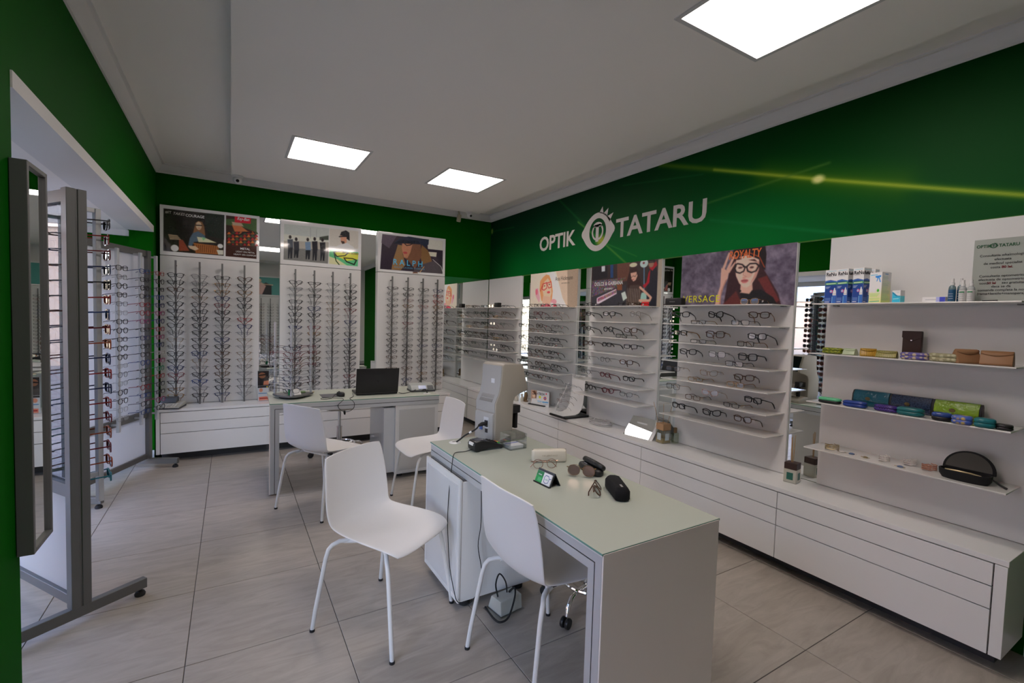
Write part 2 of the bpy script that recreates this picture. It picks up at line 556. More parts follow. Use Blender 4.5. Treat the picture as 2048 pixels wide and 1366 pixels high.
for i, (x0, x1) in enumerate(LX):
    for j, (y0, y1) in enumerate(LY):
        cx, cy = (x0 + x1) / 2, (y0 + y1) / 2
        t = thing('ceiling_light', desc[(i, j)], 'ceiling light', (cx, cy, ZD), group='square ceiling light panels')
        h = 0.3
        b = MB()
        for s in (-1, 1):
            b.box(min(s * h, s * (h - 0.022)), max(s * h, s * (h - 0.022)), -h, h, -0.004, 0.02)
            b.box(-h + 0.022, h - 0.022, min(s * h, s * (h - 0.022)), max(s * h, s * (h - 0.022)), -0.004, 0.02)
        b.build('frame', FRM, t)
        box('diffuser', LAMPM, -h + 0.022, h - 0.022, -h + 0.022, h - 0.022, 0.002, 0.012, t)

# bay window: frame, panes, sill, and the street beyond
wf = MB()
for y in (BAY0 + 0.03, 3.35, 4.46, BAY1 + 0.06):
    wf.box(BAYX - 0.04, BAYX + 0.03, y - 0.03, y + 0.03, 0.08, SOF)
wf.box(BAYX - 0.04, BAYX + 0.03, BAY0, BAY1 + 0.1, 0.0, 0.10)
wf.box(BAYX - 0.04, BAYX + 0.03, BAY0, BAY1 + 0.1, SOF - 0.07, SOF)
wf.build('window_1', LEGM, kind='structure', bevel=0.004)
wnd = bpy.data.objects['window_1']
for y0, y1 in ((BAY0 + 0.06, 3.32), (3.38, 4.43), (4.49, BAY1 + 0.03)):
    box('pane', GLASS, BAYX - 0.006, BAYX, y0, y1, 0.10, SOF - 0.07, wnd)
ASPH = mat('asphalt', (0.13, 0.13, 0.13), 0.9, var=0.2, vscale=3)
PAVE = mat('pavement', (0.20, 0.195, 0.19), 0.9, var=0.15, vscale=2)
box('pavement', PAVE, -4.4, BAYX - 0.1, -6, 16, -0.12, -0.02, kind='structure')
box('road', ASPH, -12.5, -4.4, -8, 20, -0.25, -0.14, kind='structure')
fb = thing('shop_building', 'pale street front across the road, seen through the window and in the mirrors', 'building', (-13, 4, 0))
box('wall', mat('render', (0.26, 0.24, 0.22), 0.9, var=0.1), -0.5, 0, -9, 9, -0.2, 6.2, fb)
for k in range(6):
    y = -7.6 + k * 3
    f = box('window', mat('dark_window', (0.06, 0.08, 0.1), 0.15), 0, 0.04, y - 0.6, y + 0.6, 3.7, 5.2, fb)
    MB().box(0.04, 0.07, y - 0.66, y + 0.66, 3.6, 3.68).build('sill', LEGM, f)
for k, col in enumerate(((0.75, 0.30, 0.03), (0.7, 0.12, 0.17), (0.6, 0.6, 0.6), (0.75, 0.32, 0.03), (0.15, 0.3, 0.55))):
    y = -7 + k * 3.2
    box('sign_panel', mat('sign%d' % k, col, 0.5), 0, 0.12, y - 1.3, y + 1.3, 2.5, 3.3, fb)
    box('shop_window', MATS['dark_window'], 0, 0.05, y - 1.3, y + 1.3, 0.4, 2.3, fb)
# ================================================================ fixed display walls
PAINT = json.loads(r'''{"ver":[["p",[50,22,26],[[0.511,0.132],[0.473,0.398],[0.459,0.644],[0.437,0.976],[0.908,0.988],[0.884,0.811],[0.834,0.631],[0.762,0.391],[0.769,0.187]]],["p",[88,34,30],[[0.425,0.976],[0.543,0.734],[0.602,0.98]]],["p",[96,34,32],[[0.717,0.54],[0.789,0.498],[0.893,0.912],[0.849,0.986]]],["p",[14,13,16],[[0.577,0.777],[0.648,0.742],[0.747,0.724],[0.845,0.859],[0.883,0.987],[0.602,0.98]]],["p",[205,160,142],[[0.58,0.616],[0.577,0.777],[0.649,0.809],[0.682,0.719],[0.676,0.613]]],["p",[222,182,165],[[0.531,0.163],[0.522,0.324],[0.536,0.475],[0.566,0.601],[0.605,0.675],[0.636,0.678],[0.672,0.626],[0.704,0.512],[0.723,0.385],[0.721,0.203],[0.631,0.105]]],["e",[205,160,142],[0.64,0.437],0.033,0.08],["p",[190,140,125],[[0.704,0.512],[0.723,0.385],[0.724,0.229],[0.708,0.252],[0.691,0.458],[0.657,0.624]]],["p",[60,35,32],[[0.523,0.183],[0.548,0.145],[0.581,0.174],[0.549,0.188]]],["p",[60,35,32],[[0.634,0.206],[0.684,0.2],[0.71,0.252],[0.672,0.229]]],["e",[90,60,55],[0.569,0.327],0.019,0.019],["e",[90,60,55],[0.665,0.338],0.018,0.019],["l",[176,126,112],[[0.609,0.339],[0.596,0.457],[0.623,0.496]],0.013],["e",[170,88,88],[0.611,0.56],0.031,0.025],["e",[186,104,102],[0.611,0.582],0.024,0.019],["l",[120,50,52],[[0.582,0.56],[0.639,0.567]],0.005],["e",[196,146,128],[0.606,0.509],0.015,0.019],["l",[22,20,22],[[0.531,0.285],[0.522,0.338],[0.537,0.402],[0.568,0.423],[0.6,0.391],[0.609,0.326],[0.584,0.276],[0.544,0.252],[0.525,0.27]],0.024],["l",[22,20,22],[[0.624,0.336],[0.633,0.396],[0.665,0.427],[0.702,0.402],[0.722,0.32],[0.698,0.276],[0.648,0.272],[0.624,0.315]],0.024],["l",[22,20,22],[[0.595,0.315],[0.627,0.326]],0.022],["p",[24,16,18],[[0.501,0.171],[0.493,0.101],[0.504,-0.006],[0.543,-0.045],[0.627,-0.039],[0.764,-0.003],[0.777,0.138],[0.774,0.393],[0.76,0.391],[0.724,0.216],[0.631,0.118],[0.56,0.129]]],["l",[205,85,40],[[0.508,0.153],[0.566,0.095],[0.643,0.086],[0.723,0.172],[0.767,0.353]],0.013],["p",[205,160,142],[[0.46,0.033],[0.474,0.053],[0.431,0.336],[0.408,0.318]]],["p",[205,160,142],[[0.51,0.072],[0.524,0.102],[0.465,0.369],[0.445,0.338]]],["p",[205,160,142],[[0.524,0.202],[0.525,0.238],[0.475,0.412],[0.457,0.368]]],["p",[205,160,142],[[0.399,0.303],[0.472,0.37],[0.462,0.507],[0.431,0.641],[0.41,0.807],[0.408,0.975],[0.356,0.974],[0.377,0.777],[0.397,0.638]]],["p",[170,120,105],[[0.442,0.532],[0.462,0.507],[0.431,0.641],[0.41,0.807],[0.408,0.975],[0.394,0.975],[0.407,0.723]]],["e",[15,15,15],[0.576,0.737],0.011,0.021],["l",[12,12,14],[[0.584,0.778],[0.649,0.801]],0.021]],"dol":[["p",[52,40,40],[[-0.002,-0.052],[0.997,-0.029],[1.023,1.004],[0.025,0.988]]],["p",[30,28,34],[[0.016,-0.025],[0.254,0.018],[0.261,0.296],[0.025,0.337]]],["p",[190,195,200],[[0.161,0.013],[0.216,0.011],[0.219,0.14],[0.165,0.143]]],["p",[28,62,110],[[0.299,0.003],[0.343,0.0],[0.351,0.309],[0.307,0.314]]],["p",[96,60,48],[[0.401,-0.023],[0.584,-0.009],[0.581,0.405],[0.413,0.429]]],["x",[94,50,80],[[0.009,0.347],[0.538,0.334],[0.416,0.542],[0.019,0.746]]],["p",[50,50,58],[[0.019,0.746],[0.417,0.565],[0.542,0.488],[0.555,0.997],[0.025,0.988]]],["p",[210,190,205],[[0.102,0.786],[0.117,0.763],[0.402,0.575],[0.413,0.689],[0.122,0.93],[0.105,0.918]]],["x",[190,60,90],[[0.118,0.787],[0.403,0.598],[0.405,0.666],[0.12,0.871]]],["p",[120,70,45],[[0.407,0.474],[0.485,0.471],[0.489,0.616],[0.418,0.61]]],["l",[90,130,160],[[0.777,0.134],[0.792,0.726]],0.03],["e",[180,200,196],[0.775,0.06],0.053,0.089],["e",[120,30,40],[0.771,0.049],0.013,0.021],["p",[190,205,196],[[0.477,0.682],[0.532,0.642],[0.564,0.798],[0.51,0.862]]],["p",[150,190,178],[[0.669,0.696],[0.823,0.686],[0.828,0.875],[0.688,0.934]]],["p",[26,28,40],[[0.845,0.104],[0.932,0.182],[0.949,0.287],[0.965,1.003],[0.856,1.002],[0.824,0.749],[0.827,0.393]]],["p",[165,22,38],[[0.837,0.27],[0.859,0.19],[0.854,0.48],[0.795,0.6],[0.768,0.534],[0.817,0.476]]],["p",[170,25,40],[[0.84,0.166],[0.928,0.038],[0.944,0.123],[0.885,0.236]]],["e",[150,110,90],[0.866,0.084],0.034,0.079],["l",[20,20,22],[[0.833,0.05],[0.898,0.053]],0.021],["p",[20,15,18],[[0.829,-0.013],[0.902,-0.018],[0.916,0.056],[0.904,0.033],[0.837,0.03]]],["p",[205,28,38],[[0.765,0.894],[0.859,0.876],[0.862,1.002],[0.755,1.0]]],["p",[52,28,26],[[0.588,0.166],[0.627,0.118],[0.681,0.138],[0.71,0.25],[0.74,0.424],[0.765,0.66],[0.737,0.807],[0.682,0.718],[0.571,0.557],[0.553,0.402]]],["p",[205,160,140],[[0.597,0.233],[0.676,0.213],[0.696,0.312],[0.674,0.406],[0.642,0.434],[0.614,0.376]]],["l",[40,25,25],[[0.585,0.292],[0.613,0.344],[0.635,0.308],[0.666,0.329],[0.684,0.267]],0.009],["l",[150,50,50],[[0.624,0.393],[0.647,0.387]],0.011],["p",[52,28,26],[[0.588,0.17],[0.681,0.156],[0.683,0.224],[0.593,0.243]]],["p",[70,55,50],[[0.597,0.516],[0.729,0.519],[0.753,0.702],[0.735,1.0],[0.548,0.997],[0.574,0.689]]],["l",[200,190,175],[[0.565,0.579],[0.561,0.986]],0.006],["l",[200,190,175],[[0.589,0.583],[0.585,0.986]],0.007],["l",[200,190,175],[[0.614,0.587],[0.608,0.987]],0.007],["l",[200,190,175],[[0.638,0.592],[0.631,0.987]],0.006],["l",[200,190,175],[[0.662,0.596],[0.654,0.987]],0.007],["l",[200,190,175],[[0.686,0.6],[0.676,0.988]],0.007],["l",[200,190,175],[[0.71,0.605],[0.699,0.988]],0.006],["l",[200,190,175],[[0.733,0.609],[0.721,0.989]],0.006],["l",[205,160,138],[[0.737,0.573],[0.823,0.707],[0.881,0.804],[0.864,0.866],[0.738,0.861]],0.056],["e",[215,200,170],[0.632,0.065],0.053,0.048],["p",[165,155,138],[[0.953,0.013],[1.007,0.004],[1.012,1.004],[0.953,1.003]]]],"ana":[["p",[196,176,162],[[-0.016,-0.064],[0.537,-0.031],[0.439,1.002],[-0.013,0.997]]],["p",[224,208,192],[[0.517,-0.007],[0.839,1.007],[0.265,1.0],[0.371,0.025]]],["p",[176,158,140],[[0.558,-0.028],[0.812,-0.012],[0.82,1.007],[0.717,0.74]]],["p",[140,124,108],[[0.793,-0.015],[1.013,-0.004],[1.022,1.009],[0.82,1.007]]],["p",[186,128,84],[[0.287,0.125],[0.361,0.057],[0.426,0.088],[0.479,0.274],[0.511,0.537],[0.497,0.811],[0.371,0.861],[0.271,0.801],[0.218,0.485],[0.227,0.23]]],["p",[220,164,140],[[0.323,0.256],[0.396,0.167],[0.463,0.3],[0.487,0.59],[0.457,0.726],[0.369,0.763],[0.311,0.662],[0.285,0.491]]],["p",[212,150,128],[[0.3,0.661],[0.473,0.699],[0.468,0.892],[0.284,0.873]]],["l",[160,28,38],[[0.235,0.515],[0.261,0.432],[0.287,0.322],[0.374,0.289],[0.377,0.443],[0.318,0.499],[0.278,0.468],[0.283,0.336]],0.023],["l",[160,28,38],[[0.378,0.304],[0.466,0.273],[0.479,0.425],[0.42,0.447],[0.383,0.332]],0.022],["e",[186,62,70],[0.421,0.563],0.034,0.031],["e",[60,40,40],[0.326,0.377],0.017,0.014],["e",[60,40,40],[0.432,0.343],0.017,0.014],["p",[222,140,150],[[0.114,0.448],[0.183,0.425],[0.235,0.714],[0.216,0.856],[0.131,0.651]]],["e",[210,90,110],[0.151,0.537],0.028,0.087],["e",[226,130,140],[0.535,0.839],0.065,0.082],["e",[200,60,80],[0.374,0.959],0.116,0.068],["e",[240,190,190],[0.499,0.907],0.038,0.049],["e",[190,50,70],[0.563,0.963],0.044,0.049]],"ral":[["p",[228,228,226],[[-0.002,0.0],[1.006,0.0],[0.999,1.011],[-0.006,1.007]]],["p",[48,40,50],[[0.053,0.06],[0.96,0.061],[0.964,0.938],[0.028,0.942]]],["p",[76,66,78],[[0.053,0.06],[0.259,0.065],[0.152,0.402],[0.041,0.279]]],["p",[176,176,168],[[0.708,0.06],[0.96,0.061],[0.96,0.311],[0.726,0.31]]],["p",[186,176,160],[[0.727,0.385],[0.864,0.379],[0.857,0.498],[0.751,0.495]]],["p",[124,96,66],[[0.275,0.282],[0.346,0.293],[0.348,0.514],[0.394,0.778],[0.324,0.925],[0.191,0.931],[0.21,0.684],[0.249,0.458]]],["p",[112,84,56],[[0.635,0.226],[0.726,0.348],[0.782,0.567],[0.807,0.741],[0.717,0.818],[0.641,0.716],[0.601,0.47]]],["p",[104,72,56],[[0.338,0.233],[0.613,0.217],[0.631,0.49],[0.589,0.699],[0.497,0.988],[0.585,0.976],[0.436,0.673],[0.366,0.597],[0.348,0.477],[0.333,0.369]]],["p",[158,110,86],[[0.338,0.245],[0.489,0.241],[0.462,0.445],[0.421,0.601],[0.366,0.597],[0.348,0.477],[0.333,0.369]]],["e",[150,66,66],[0.385,0.471],0.031,0.029],["l",[30,22,26],[[0.374,0.238],[0.403,0.282],[0.46,0.259],[0.489,0.216]],0.02],["p",[34,40,58],[[0.217,0.264],[0.302,0.105],[0.429,0.042],[0.738,0.062],[0.732,0.195],[0.688,0.254],[0.605,0.194],[0.488,0.191],[0.374,0.226],[0.289,0.255]]],["p",[24,28,42],[[0.217,0.264],[0.316,0.151],[0.575,0.125],[0.606,0.206],[0.374,0.226]]],["p",[66,60,66],[[0.569,0.827],[0.671,0.711],[0.821,0.611],[0.954,0.771],[0.964,0.93],[0.497,0.95]]],["l",[190,186,186],[[0.805,0.576],[0.867,0.655],[0.938,0.748],[0.963,0.873]],0.012],["l",[200,150,90],[[0.672,0.787],[0.607,0.948]],0.015]],"sur":[["p",[228,228,226],[[-0.013,0.002],[1.004,-0.022],[1.002,0.999],[-0.015,1.007]]],["p",[158,164,160],[[0.039,0.09],[0.583,0.071],[0.579,0.388],[0.035,0.359]]],["p",[176,178,168],[[0.035,0.326],[0.578,0.318],[0.579,0.493],[0.036,0.527]]],["p",[60,66,58],[[0.462,0.306],[0.574,0.248],[0.575,0.354],[0.462,0.376]]],["p",[146,142,132],[[0.035,0.477],[0.579,0.406],[0.58,0.599],[0.036,0.662]]],["p",[104,104,102],[[0.036,0.645],[0.58,0.581],[0.572,0.918],[0.033,0.905]]],["l",[120,126,128],[[0.35,0.122],[0.352,0.363]],0.007],["l",[120,126,128],[[0.424,0.14],[0.425,0.348]],0.007],["e",[40,34,34],[0.11,0.378],0.016,0.04],["p",[60,66,74],[[0.079,0.441],[0.142,0.422],[0.146,0.625],[0.086,0.636]]],["p",[30,32,38],[[0.086,0.622],[0.143,0.612],[0.133,0.865],[0.115,0.868],[0.111,0.699],[0.098,0.871],[0.087,0.873]]],["e",[40,34,34],[0.181,0.414],0.016,0.041],["p",[44,46,52],[[0.149,0.478],[0.213,0.459],[0.217,0.663],[0.157,0.674]]],["p",[30,32,38],[[0.157,0.66],[0.214,0.65],[0.204,0.837],[0.186,0.84],[0.182,0.738],[0.168,0.843],[0.158,0.844]]],["e",[40,34,34],[0.319,0.394],0.016,0.041],["p",[96,118,142],[[0.287,0.459],[0.352,0.439],[0.357,0.646],[0.295,0.657]]],["p",[30,32,38],[[0.295,0.643],[0.353,0.632],[0.343,0.849],[0.325,0.852],[0.32,0.721],[0.307,0.855],[0.296,0.856]]],["e",[40,34,34],[0.403,0.363],0.016,0.042],["p",[32,32,38],[[0.37,0.429],[0.436,0.409],[0.441,0.617],[0.378,0.628]]],["p",[30,32,38],[[0.378,0.614],[0.437,0.603],[0.428,0.863],[0.409,0.866],[0.405,0.693],[0.391,0.869],[0.38,0.871]]],["e",[40,34,34],[0.499,0.368],0.017,0.042],["p",[30,30,34],[[0.466,0.434],[0.534,0.414],[0.539,0.624],[0.475,0.635]]],["p",[30,32,38],[[0.475,0.621],[0.535,0.611],[0.525,0.855],[0.506,0.858],[0.501,0.701],[0.487,0.861],[0.476,0.862]]],["p",[172,168,160],[[0.586,0.07],[0.964,0.059],[0.964,0.531],[0.585,0.51]]],["p",[30,30,32],[[0.718,0.219],[0.737,0.126],[0.795,0.078],[0.841,0.122],[0.846,0.318],[0.806,0.279],[0.747,0.213]]],["p",[176,128,104],[[0.724,0.21],[0.806,0.236],[0.807,0.362],[0.778,0.439],[0.732,0.376]]],["l",[24,22,24],[[0.712,0.248],[0.757,0.232],[0.806,0.222]],0.025],["p",[60,46,40],[[0.732,0.34],[0.777,0.349],[0.788,0.426],[0.758,0.446]]],["p",[232,232,234],[[0.662,0.507],[0.733,0.429],[0.807,0.379],[0.897,0.463],[0.907,0.541],[0.656,0.557]]],["p",[238,238,236],[[0.585,0.499],[0.963,0.502],[0.964,0.575],[0.584,0.584]]],["p",[80,160,110],[[0.584,0.584],[0.964,0.575],[0.961,0.925],[0.584,0.916]]],["p",[228,214,60],[[0.672,0.583],[0.964,0.604],[0.959,0.75],[0.81,0.81],[0.653,0.693]]],["p",[190,220,140],[[0.585,0.739],[0.693,0.793],[0.811,0.918],[0.584,0.916]]],["l",[18,20,22],[[0.643,0.623],[0.682,0.723],[0.789,0.688],[0.828,0.609],[0.749,0.587],[0.643,0.623]],0.025],["l",[18,20,22],[[0.774,0.744],[0.81,0.828],[0.91,0.885],[0.939,0.772],[0.889,0.743],[0.774,0.744]],0.025],["l",[18,20,22],[[0.649,0.658],[0.673,0.831],[0.713,0.915]],0.021]],"ray":[["p",[228,228,226],[[-0.004,-0.007],[1.002,-0.012],[0.996,0.991],[-0.007,0.995]]],["p",[36,32,30],[[0.033,0.067],[0.628,0.057],[0.621,0.931],[0.028,0.929]]],["p",[26,34,28],[[0.427,0.065],[0.628,0.057],[0.625,0.587],[0.457,0.526]]],["p",[120,60,44],[[0.177,0.674],[0.213,0.667],[0.278,0.886],[0.177,0.903]]],["p",[150,130,104],[[0.075,0.58],[0.163,0.586],[0.199,0.67],[0.092,0.685]]],["l",[60,50,44],[[0.081,0.615],[0.177,0.62]],0.009],["l",[60,50,44],[[0.086,0.65],[0.189,0.648]],0.009],["p",[120,84,56],[[0.338,0.288],[0.367,0.244],[0.404,0.257],[0.424,0.346],[0.434,0.53],[0.415,0.566],[0.337,0.488],[0.323,0.553],[0.311,0.525]]],["e",[200,160,130],[0.37,0.345],0.028,0.084],["l",[30,26,26],[[0.343,0.339],[0.397,0.333]],0.021],["l",[150,70,60],[[0.361,0.397],[0.382,0.392]],0.009],["p",[74,90,104],[[0.311,0.509],[0.364,0.458],[0.427,0.532],[0.445,0.622],[0.382,0.665],[0.322,0.692],[0.29,0.837],[0.264,0.811],[0.281,0.623]]],["p",[210,196,150],[[0.352,0.578],[0.442,0.591],[0.548,0.665],[0.367,0.684]]],["p",[120,170,120],[[0.397,0.569],[0.442,0.591],[0.412,0.653]]],["p",[142,88,48],[[0.315,0.709],[0.571,0.73],[0.563,0.909],[0.337,0.916]]],["l",[70,42,24],[[0.325,0.744],[0.319,0.888]],0.01],["l",[70,42,24],[[0.346,0.744],[0.34,0.887]],0.009],["l",[70,42,24],[[0.367,0.743],[0.361,0.887]],0.009],["l",[70,42,24],[[0.388,0.742],[0.382,0.886]],0.009],["l",[70,42,24],[[0.408,0.741],[0.402,0.886]],0.01],["l",[70,42,24],[[0.429,0.741],[0.423,0.885]],0.009],["l",[70,42,24],[[0.451,0.74],[0.444,0.885]],0.009],["l",[70,42,24],[[0.472,0.739],[0.466,0.884]],0.009],["l",[70,42,24],[[0.493,0.738],[0.487,0.884]],0.01],["l",[70,42,24],[[0.514,0.737],[0.508,0.883]],0.01],["l",[70,42,24],[[0.536,0.737],[0.53,0.883]],0.009],["l",[70,42,24],[[0.557,0.736],[0.551,0.882]],0.009],["p",[200,160,134],[[0.264,0.78],[0.337,0.773],[0.37,0.829],[0.334,0.867],[0.281,0.833]]],["e",[196,204,190],[0.137,0.853],0.037,0.067],["e",[196,204,190],[0.586,0.727],0.028,0.045],["p",[196,190,170],[[0.548,0.816],[0.616,0.811],[0.616,0.906],[0.566,0.915]]],["p",[50,32,26],[[0.644,0.059],[0.971,0.055],[0.971,0.939],[0.641,0.934]]],["p",[62,84,46],[[0.644,0.265],[0.799,0.263],[0.971,0.355],[0.971,0.061],[0.644,0.138]]],["p",[170,96,56],[[0.703,0.236],[0.799,0.247],[0.88,0.358],[0.735,0.389]]],["p",[160,140,116],[[0.703,0.182],[0.807,0.19],[0.831,0.255],[0.716,0.255]]],["p",[176,92,40],[[0.656,0.46],[0.697,0.451],[0.677,0.392]]],["p",[60,72,44],[[0.697,0.451],[0.738,0.443],[0.718,0.383]]],["p",[150,34,34],[[0.738,0.443],[0.78,0.434],[0.759,0.374]]],["p",[176,92,40],[[0.78,0.434],[0.821,0.425],[0.8,0.365]]],["p",[60,72,44],[[0.821,0.425],[0.863,0.417],[0.842,0.356]]],["p",[150,34,34],[[0.863,0.417],[0.906,0.408],[0.884,0.347]]],["p",[176,92,40],[[0.906,0.408],[0.948,0.399],[0.927,0.338]]],["p",[60,72,44],[[0.948,0.399],[0.991,0.39],[0.97,0.329]]],["p",[60,72,44],[[0.656,0.523],[0.697,0.515],[0.677,0.455]]],["p",[150,34,34],[[0.697,0.515],[0.738,0.507],[0.718,0.447]]],["p",[176,92,40],[[0.738,0.507],[0.78,0.498],[0.759,0.438]]],["p",[60,72,44],[[0.78,0.498],[0.821,0.49],[0.8,0.43]]],["p",[150,34,34],[[0.821,0.49],[0.863,0.481],[0.842,0.421]]],["p",[176,92,40],[[0.863,0.481],[0.906,0.473],[0.885,0.412]]],["p",[60,72,44],[[0.906,0.473],[0.948,0.464],[0.927,0.403]]],["p",[150,34,34],[[0.948,0.464],[0.991,0.456],[0.97,0.395]]],["p",[150,34,34],[[0.656,0.587],[0.697,0.579],[0.677,0.519]]],["p",[176,92,40],[[0.697,0.579],[0.738,0.571],[0.718,0.511]]],["p",[60,72,44],[[0.738,0.571],[0.78,0.563],[0.759,0.503]]],["p",[150,34,34],[[0.78,0.563],[0.822,0.555],[0.801,0.494]]],["p",[176,92,40],[[0.822,0.555],[0.864,0.546],[0.842,0.486]]],["p",[60,72,44],[[0.864,0.546],[0.906,0.538],[0.885,0.477]]],["p",[150,34,34],[[0.906,0.538],[0.949,0.53],[0.927,0.469]]],["p",[176,92,40],[[0.949,0.53],[0.992,0.521],[0.97,0.46]]],["p",[176,92,40],[[0.656,0.651],[0.697,0.643],[0.677,0.583]]],["p",[60,72,44],[[0.697,0.643],[0.738,0.635],[0.718,0.575]]],["p",[150,34,34],[[0.738,0.635],[0.78,0.627],[0.759,0.567]]],["p",[176,92,40],[[0.78,0.627],[0.822,0.619],[0.801,0.559]]],["p",[60,72,44],[[0.822,0.619],[0.864,0.611],[0.843,0.55]]],["p",[150,34,34],[[0.864,0.611],[0.906,0.603],[0.885,0.542]]],["p",[176,92,40],[[0.906,0.603],[0.949,0.595],[0.927,0.534]]],["p",[60,72,44],[[0.949,0.595],[0.992,0.587],[0.97,0.526]]],["p",[60,72,44],[[0.656,0.714],[0.697,0.707],[0.677,0.647]]],["p",[150,34,34],[[0.697,0.707],[0.738,0.699],[0.718,0.639]]],["p",[176,92,40],[[0.738,0.699],[0.78,0.692],[0.759,0.631]]],["p",[60,72,44],[[0.78,0.692],[0.822,0.684],[0.801,0.623]]],["p",[150,34,34],[[0.822,0.684],[0.864,0.676],[0.843,0.615]]],["p",[176,92,40],[[0.864,0.676],[0.906,0.668],[0.885,0.607]]],["p",[60,72,44],[[0.906,0.668],[0.949,0.661],[0.927,0.599]]],["p",[150,34,34],[[0.949,0.661],[0.992,0.653],[0.97,0.591]]],["p",[54,30,26],[[0.644,0.685],[0.972,0.656],[0.971,0.939],[0.641,0.934]]],["p",[200,22,42],[[0.735,0.059],[0.908,0.056],[0.905,0.18],[0.736,0.187]]],["l",[16,16,18],[[0.65,0.397],[0.688,0.402],[0.735,0.456],[0.783,0.459],[0.839,0.389],[0.929,0.377]],0.016],["l",[16,16,18],[[0.799,0.424],[0.831,0.378],[0.88,0.374]],0.016]]}''')
XP, XM = 3.090, 3.106        # panel face and mirror face on the wall at the viewer's side
YP, YM = 5.760, 5.812        # the same on the back wall

# green printed graphic above the shelves
gp = Paint(5.62, 0.79, 0.0085, (0, 58, 22))
Y0g, Ztg = YB, 2.80
def gu(y, z): return ((Y0g - y) / 5.62, (Ztg - z) / 0.79)
for (y, z, ry, rz, col, a) in [(5.1, 2.08, 0.5, 0.42, (0, 110, 36), .9), (4.1, 2.10, 0.9, 0.35, (0, 96, 40), .85), (3.0, 2.05, 1.2, 0.42, (0, 112, 46), .9), (2.0, 2.08, 0.9, 0.4, (0, 126, 50), .9),
                               (0.9, 2.3, 0.8, 0.5, (8, 72, 24), .9), (1.5, 2.75, 1.4, 0.35, (0, 52, 8), .8), (4.9, 2.75, 1.6, 0.4, (0, 44, 24), .9), (0.3, 2.1, 0.6, 0.5, (6, 80, 26), .6), (2.4, 2.6, .6, .25, (0, 72, 24), .6)]:
    u, v = gu(y, z)
    d = ((gp.u - u) * 5.62 / ry) ** 2 + ((gp.v - v) * 0.79 / rz) ** 2
    gp.blend(np.exp(-d), col, a)
def streak(pts, wd, col, a):
    gp.line([gu(*p) for p in pts], wd / 0.79, col, a, glow=True)
def taper(p, q, n, wd, col, a0, a1):
    for k in range(n):
        t0_, t1_ = k / n, (k + 1) / n
        f = lambda t: (p[0] + (q[0] - p[0]) * t, p[1] + (q[1] - p[1]) * t)
        streak([f(t0_), f(t1_)], wd, col, (a0 + (a1 - a0) * t0_) * .55)
streak([(1.9, 2.49), (1.559, 2.385), (1.15, 2.26)], 0.085, (70, 110, 10), .55)
streak([(2.825, 2.803), (1.855, 2.488), (1.559, 2.385), (1.005, 2.209), (0.4, 2.02)], 0.022, (96, 130, 20), .7)
streak([(2.3, 2.63), (1.559, 2.385), (0.25, 1.97)], 0.010, (170, 190, 60), .75)
gp.ell(*gu(1.559, 2.385), 0.006, 0.03, (235, 235, 150), soft=.9)
streak([(2.397, 2.385), (1.816, 2.44), (1.5, 2.47)], 0.008, (90, 130, 50), .55)
streak([(2.308, 2.259), (1.358, 2.02)], 0.011, (20, 120, 60), .6)
streak([(3.9, 2.5), (3.52, 2.252), (3.18, 2.012)], 0.010, (110, 160, 60), .65)
streak([(3.55, 2.26), (3.05, 2.06)], 0.006, (70, 150, 60), .5)
streak([(4.242, 2.793), (3.6, 2.3)], 0.012, (30, 110, 50), .45)
streak([(3.258, 2.73), (2.394, 2.62)], 0.006, (40, 110, 60), .4)
gp.ell(*gu(3.535, 2.262), 0.012, 0.07, (200, 190, 70), a=.8, soft=.95)
gp.ell(*gu(5.784, 2.672), 0.005, 0.045, (150, 170, 70), a=.9, soft=.95)
streak([(5.81, 2.67), (5.2, 2.64)], 0.007, (40, 120, 60), .5)
gr = thing('wall_graphic', 'long glossy green graphic with light streaks and white lettering above the shelves', 'wall graphic', (XR - 0.001, YB, 2.01))
gw = Matrix.Translation((-(XR - 0.001), -YB, -2.01))
box('backing', mat('green_backing', (0.006, 0.10, 0.02), 0.5), -0.004, 0.0, -5.62, 0, 0, 0.79, gr)
box('edge_sheen_strip', mat('lime_edge_sheen', (.045, .17, .002), .5), -0.008, -0.0042, -5.62, 0, -0.004, 0.003, gr)  # coloured strip standing in for the light reflected along the bottom edge
gp.build('print', gw @ wall_frame('R', XR - 0.0055, YB, 2.01), PRINTW, gr, gain=1.05)
LET = mat('white_lettering', (0.60, 0.57, 0.54), 0.5)
text('OPTIK', 0.222, gw @ wall_frame('R', XR - 0.008, 4.60, 2.270), LET, gr, bold=0.022, sx=1.06, spacing=0.98)
text('TATARU', 0.240, gw @ wall_frame('R', XR - 0.008, 3.325, 2.262), LET, gr, bold=0.022, sx=1.09, spacing=0.97)
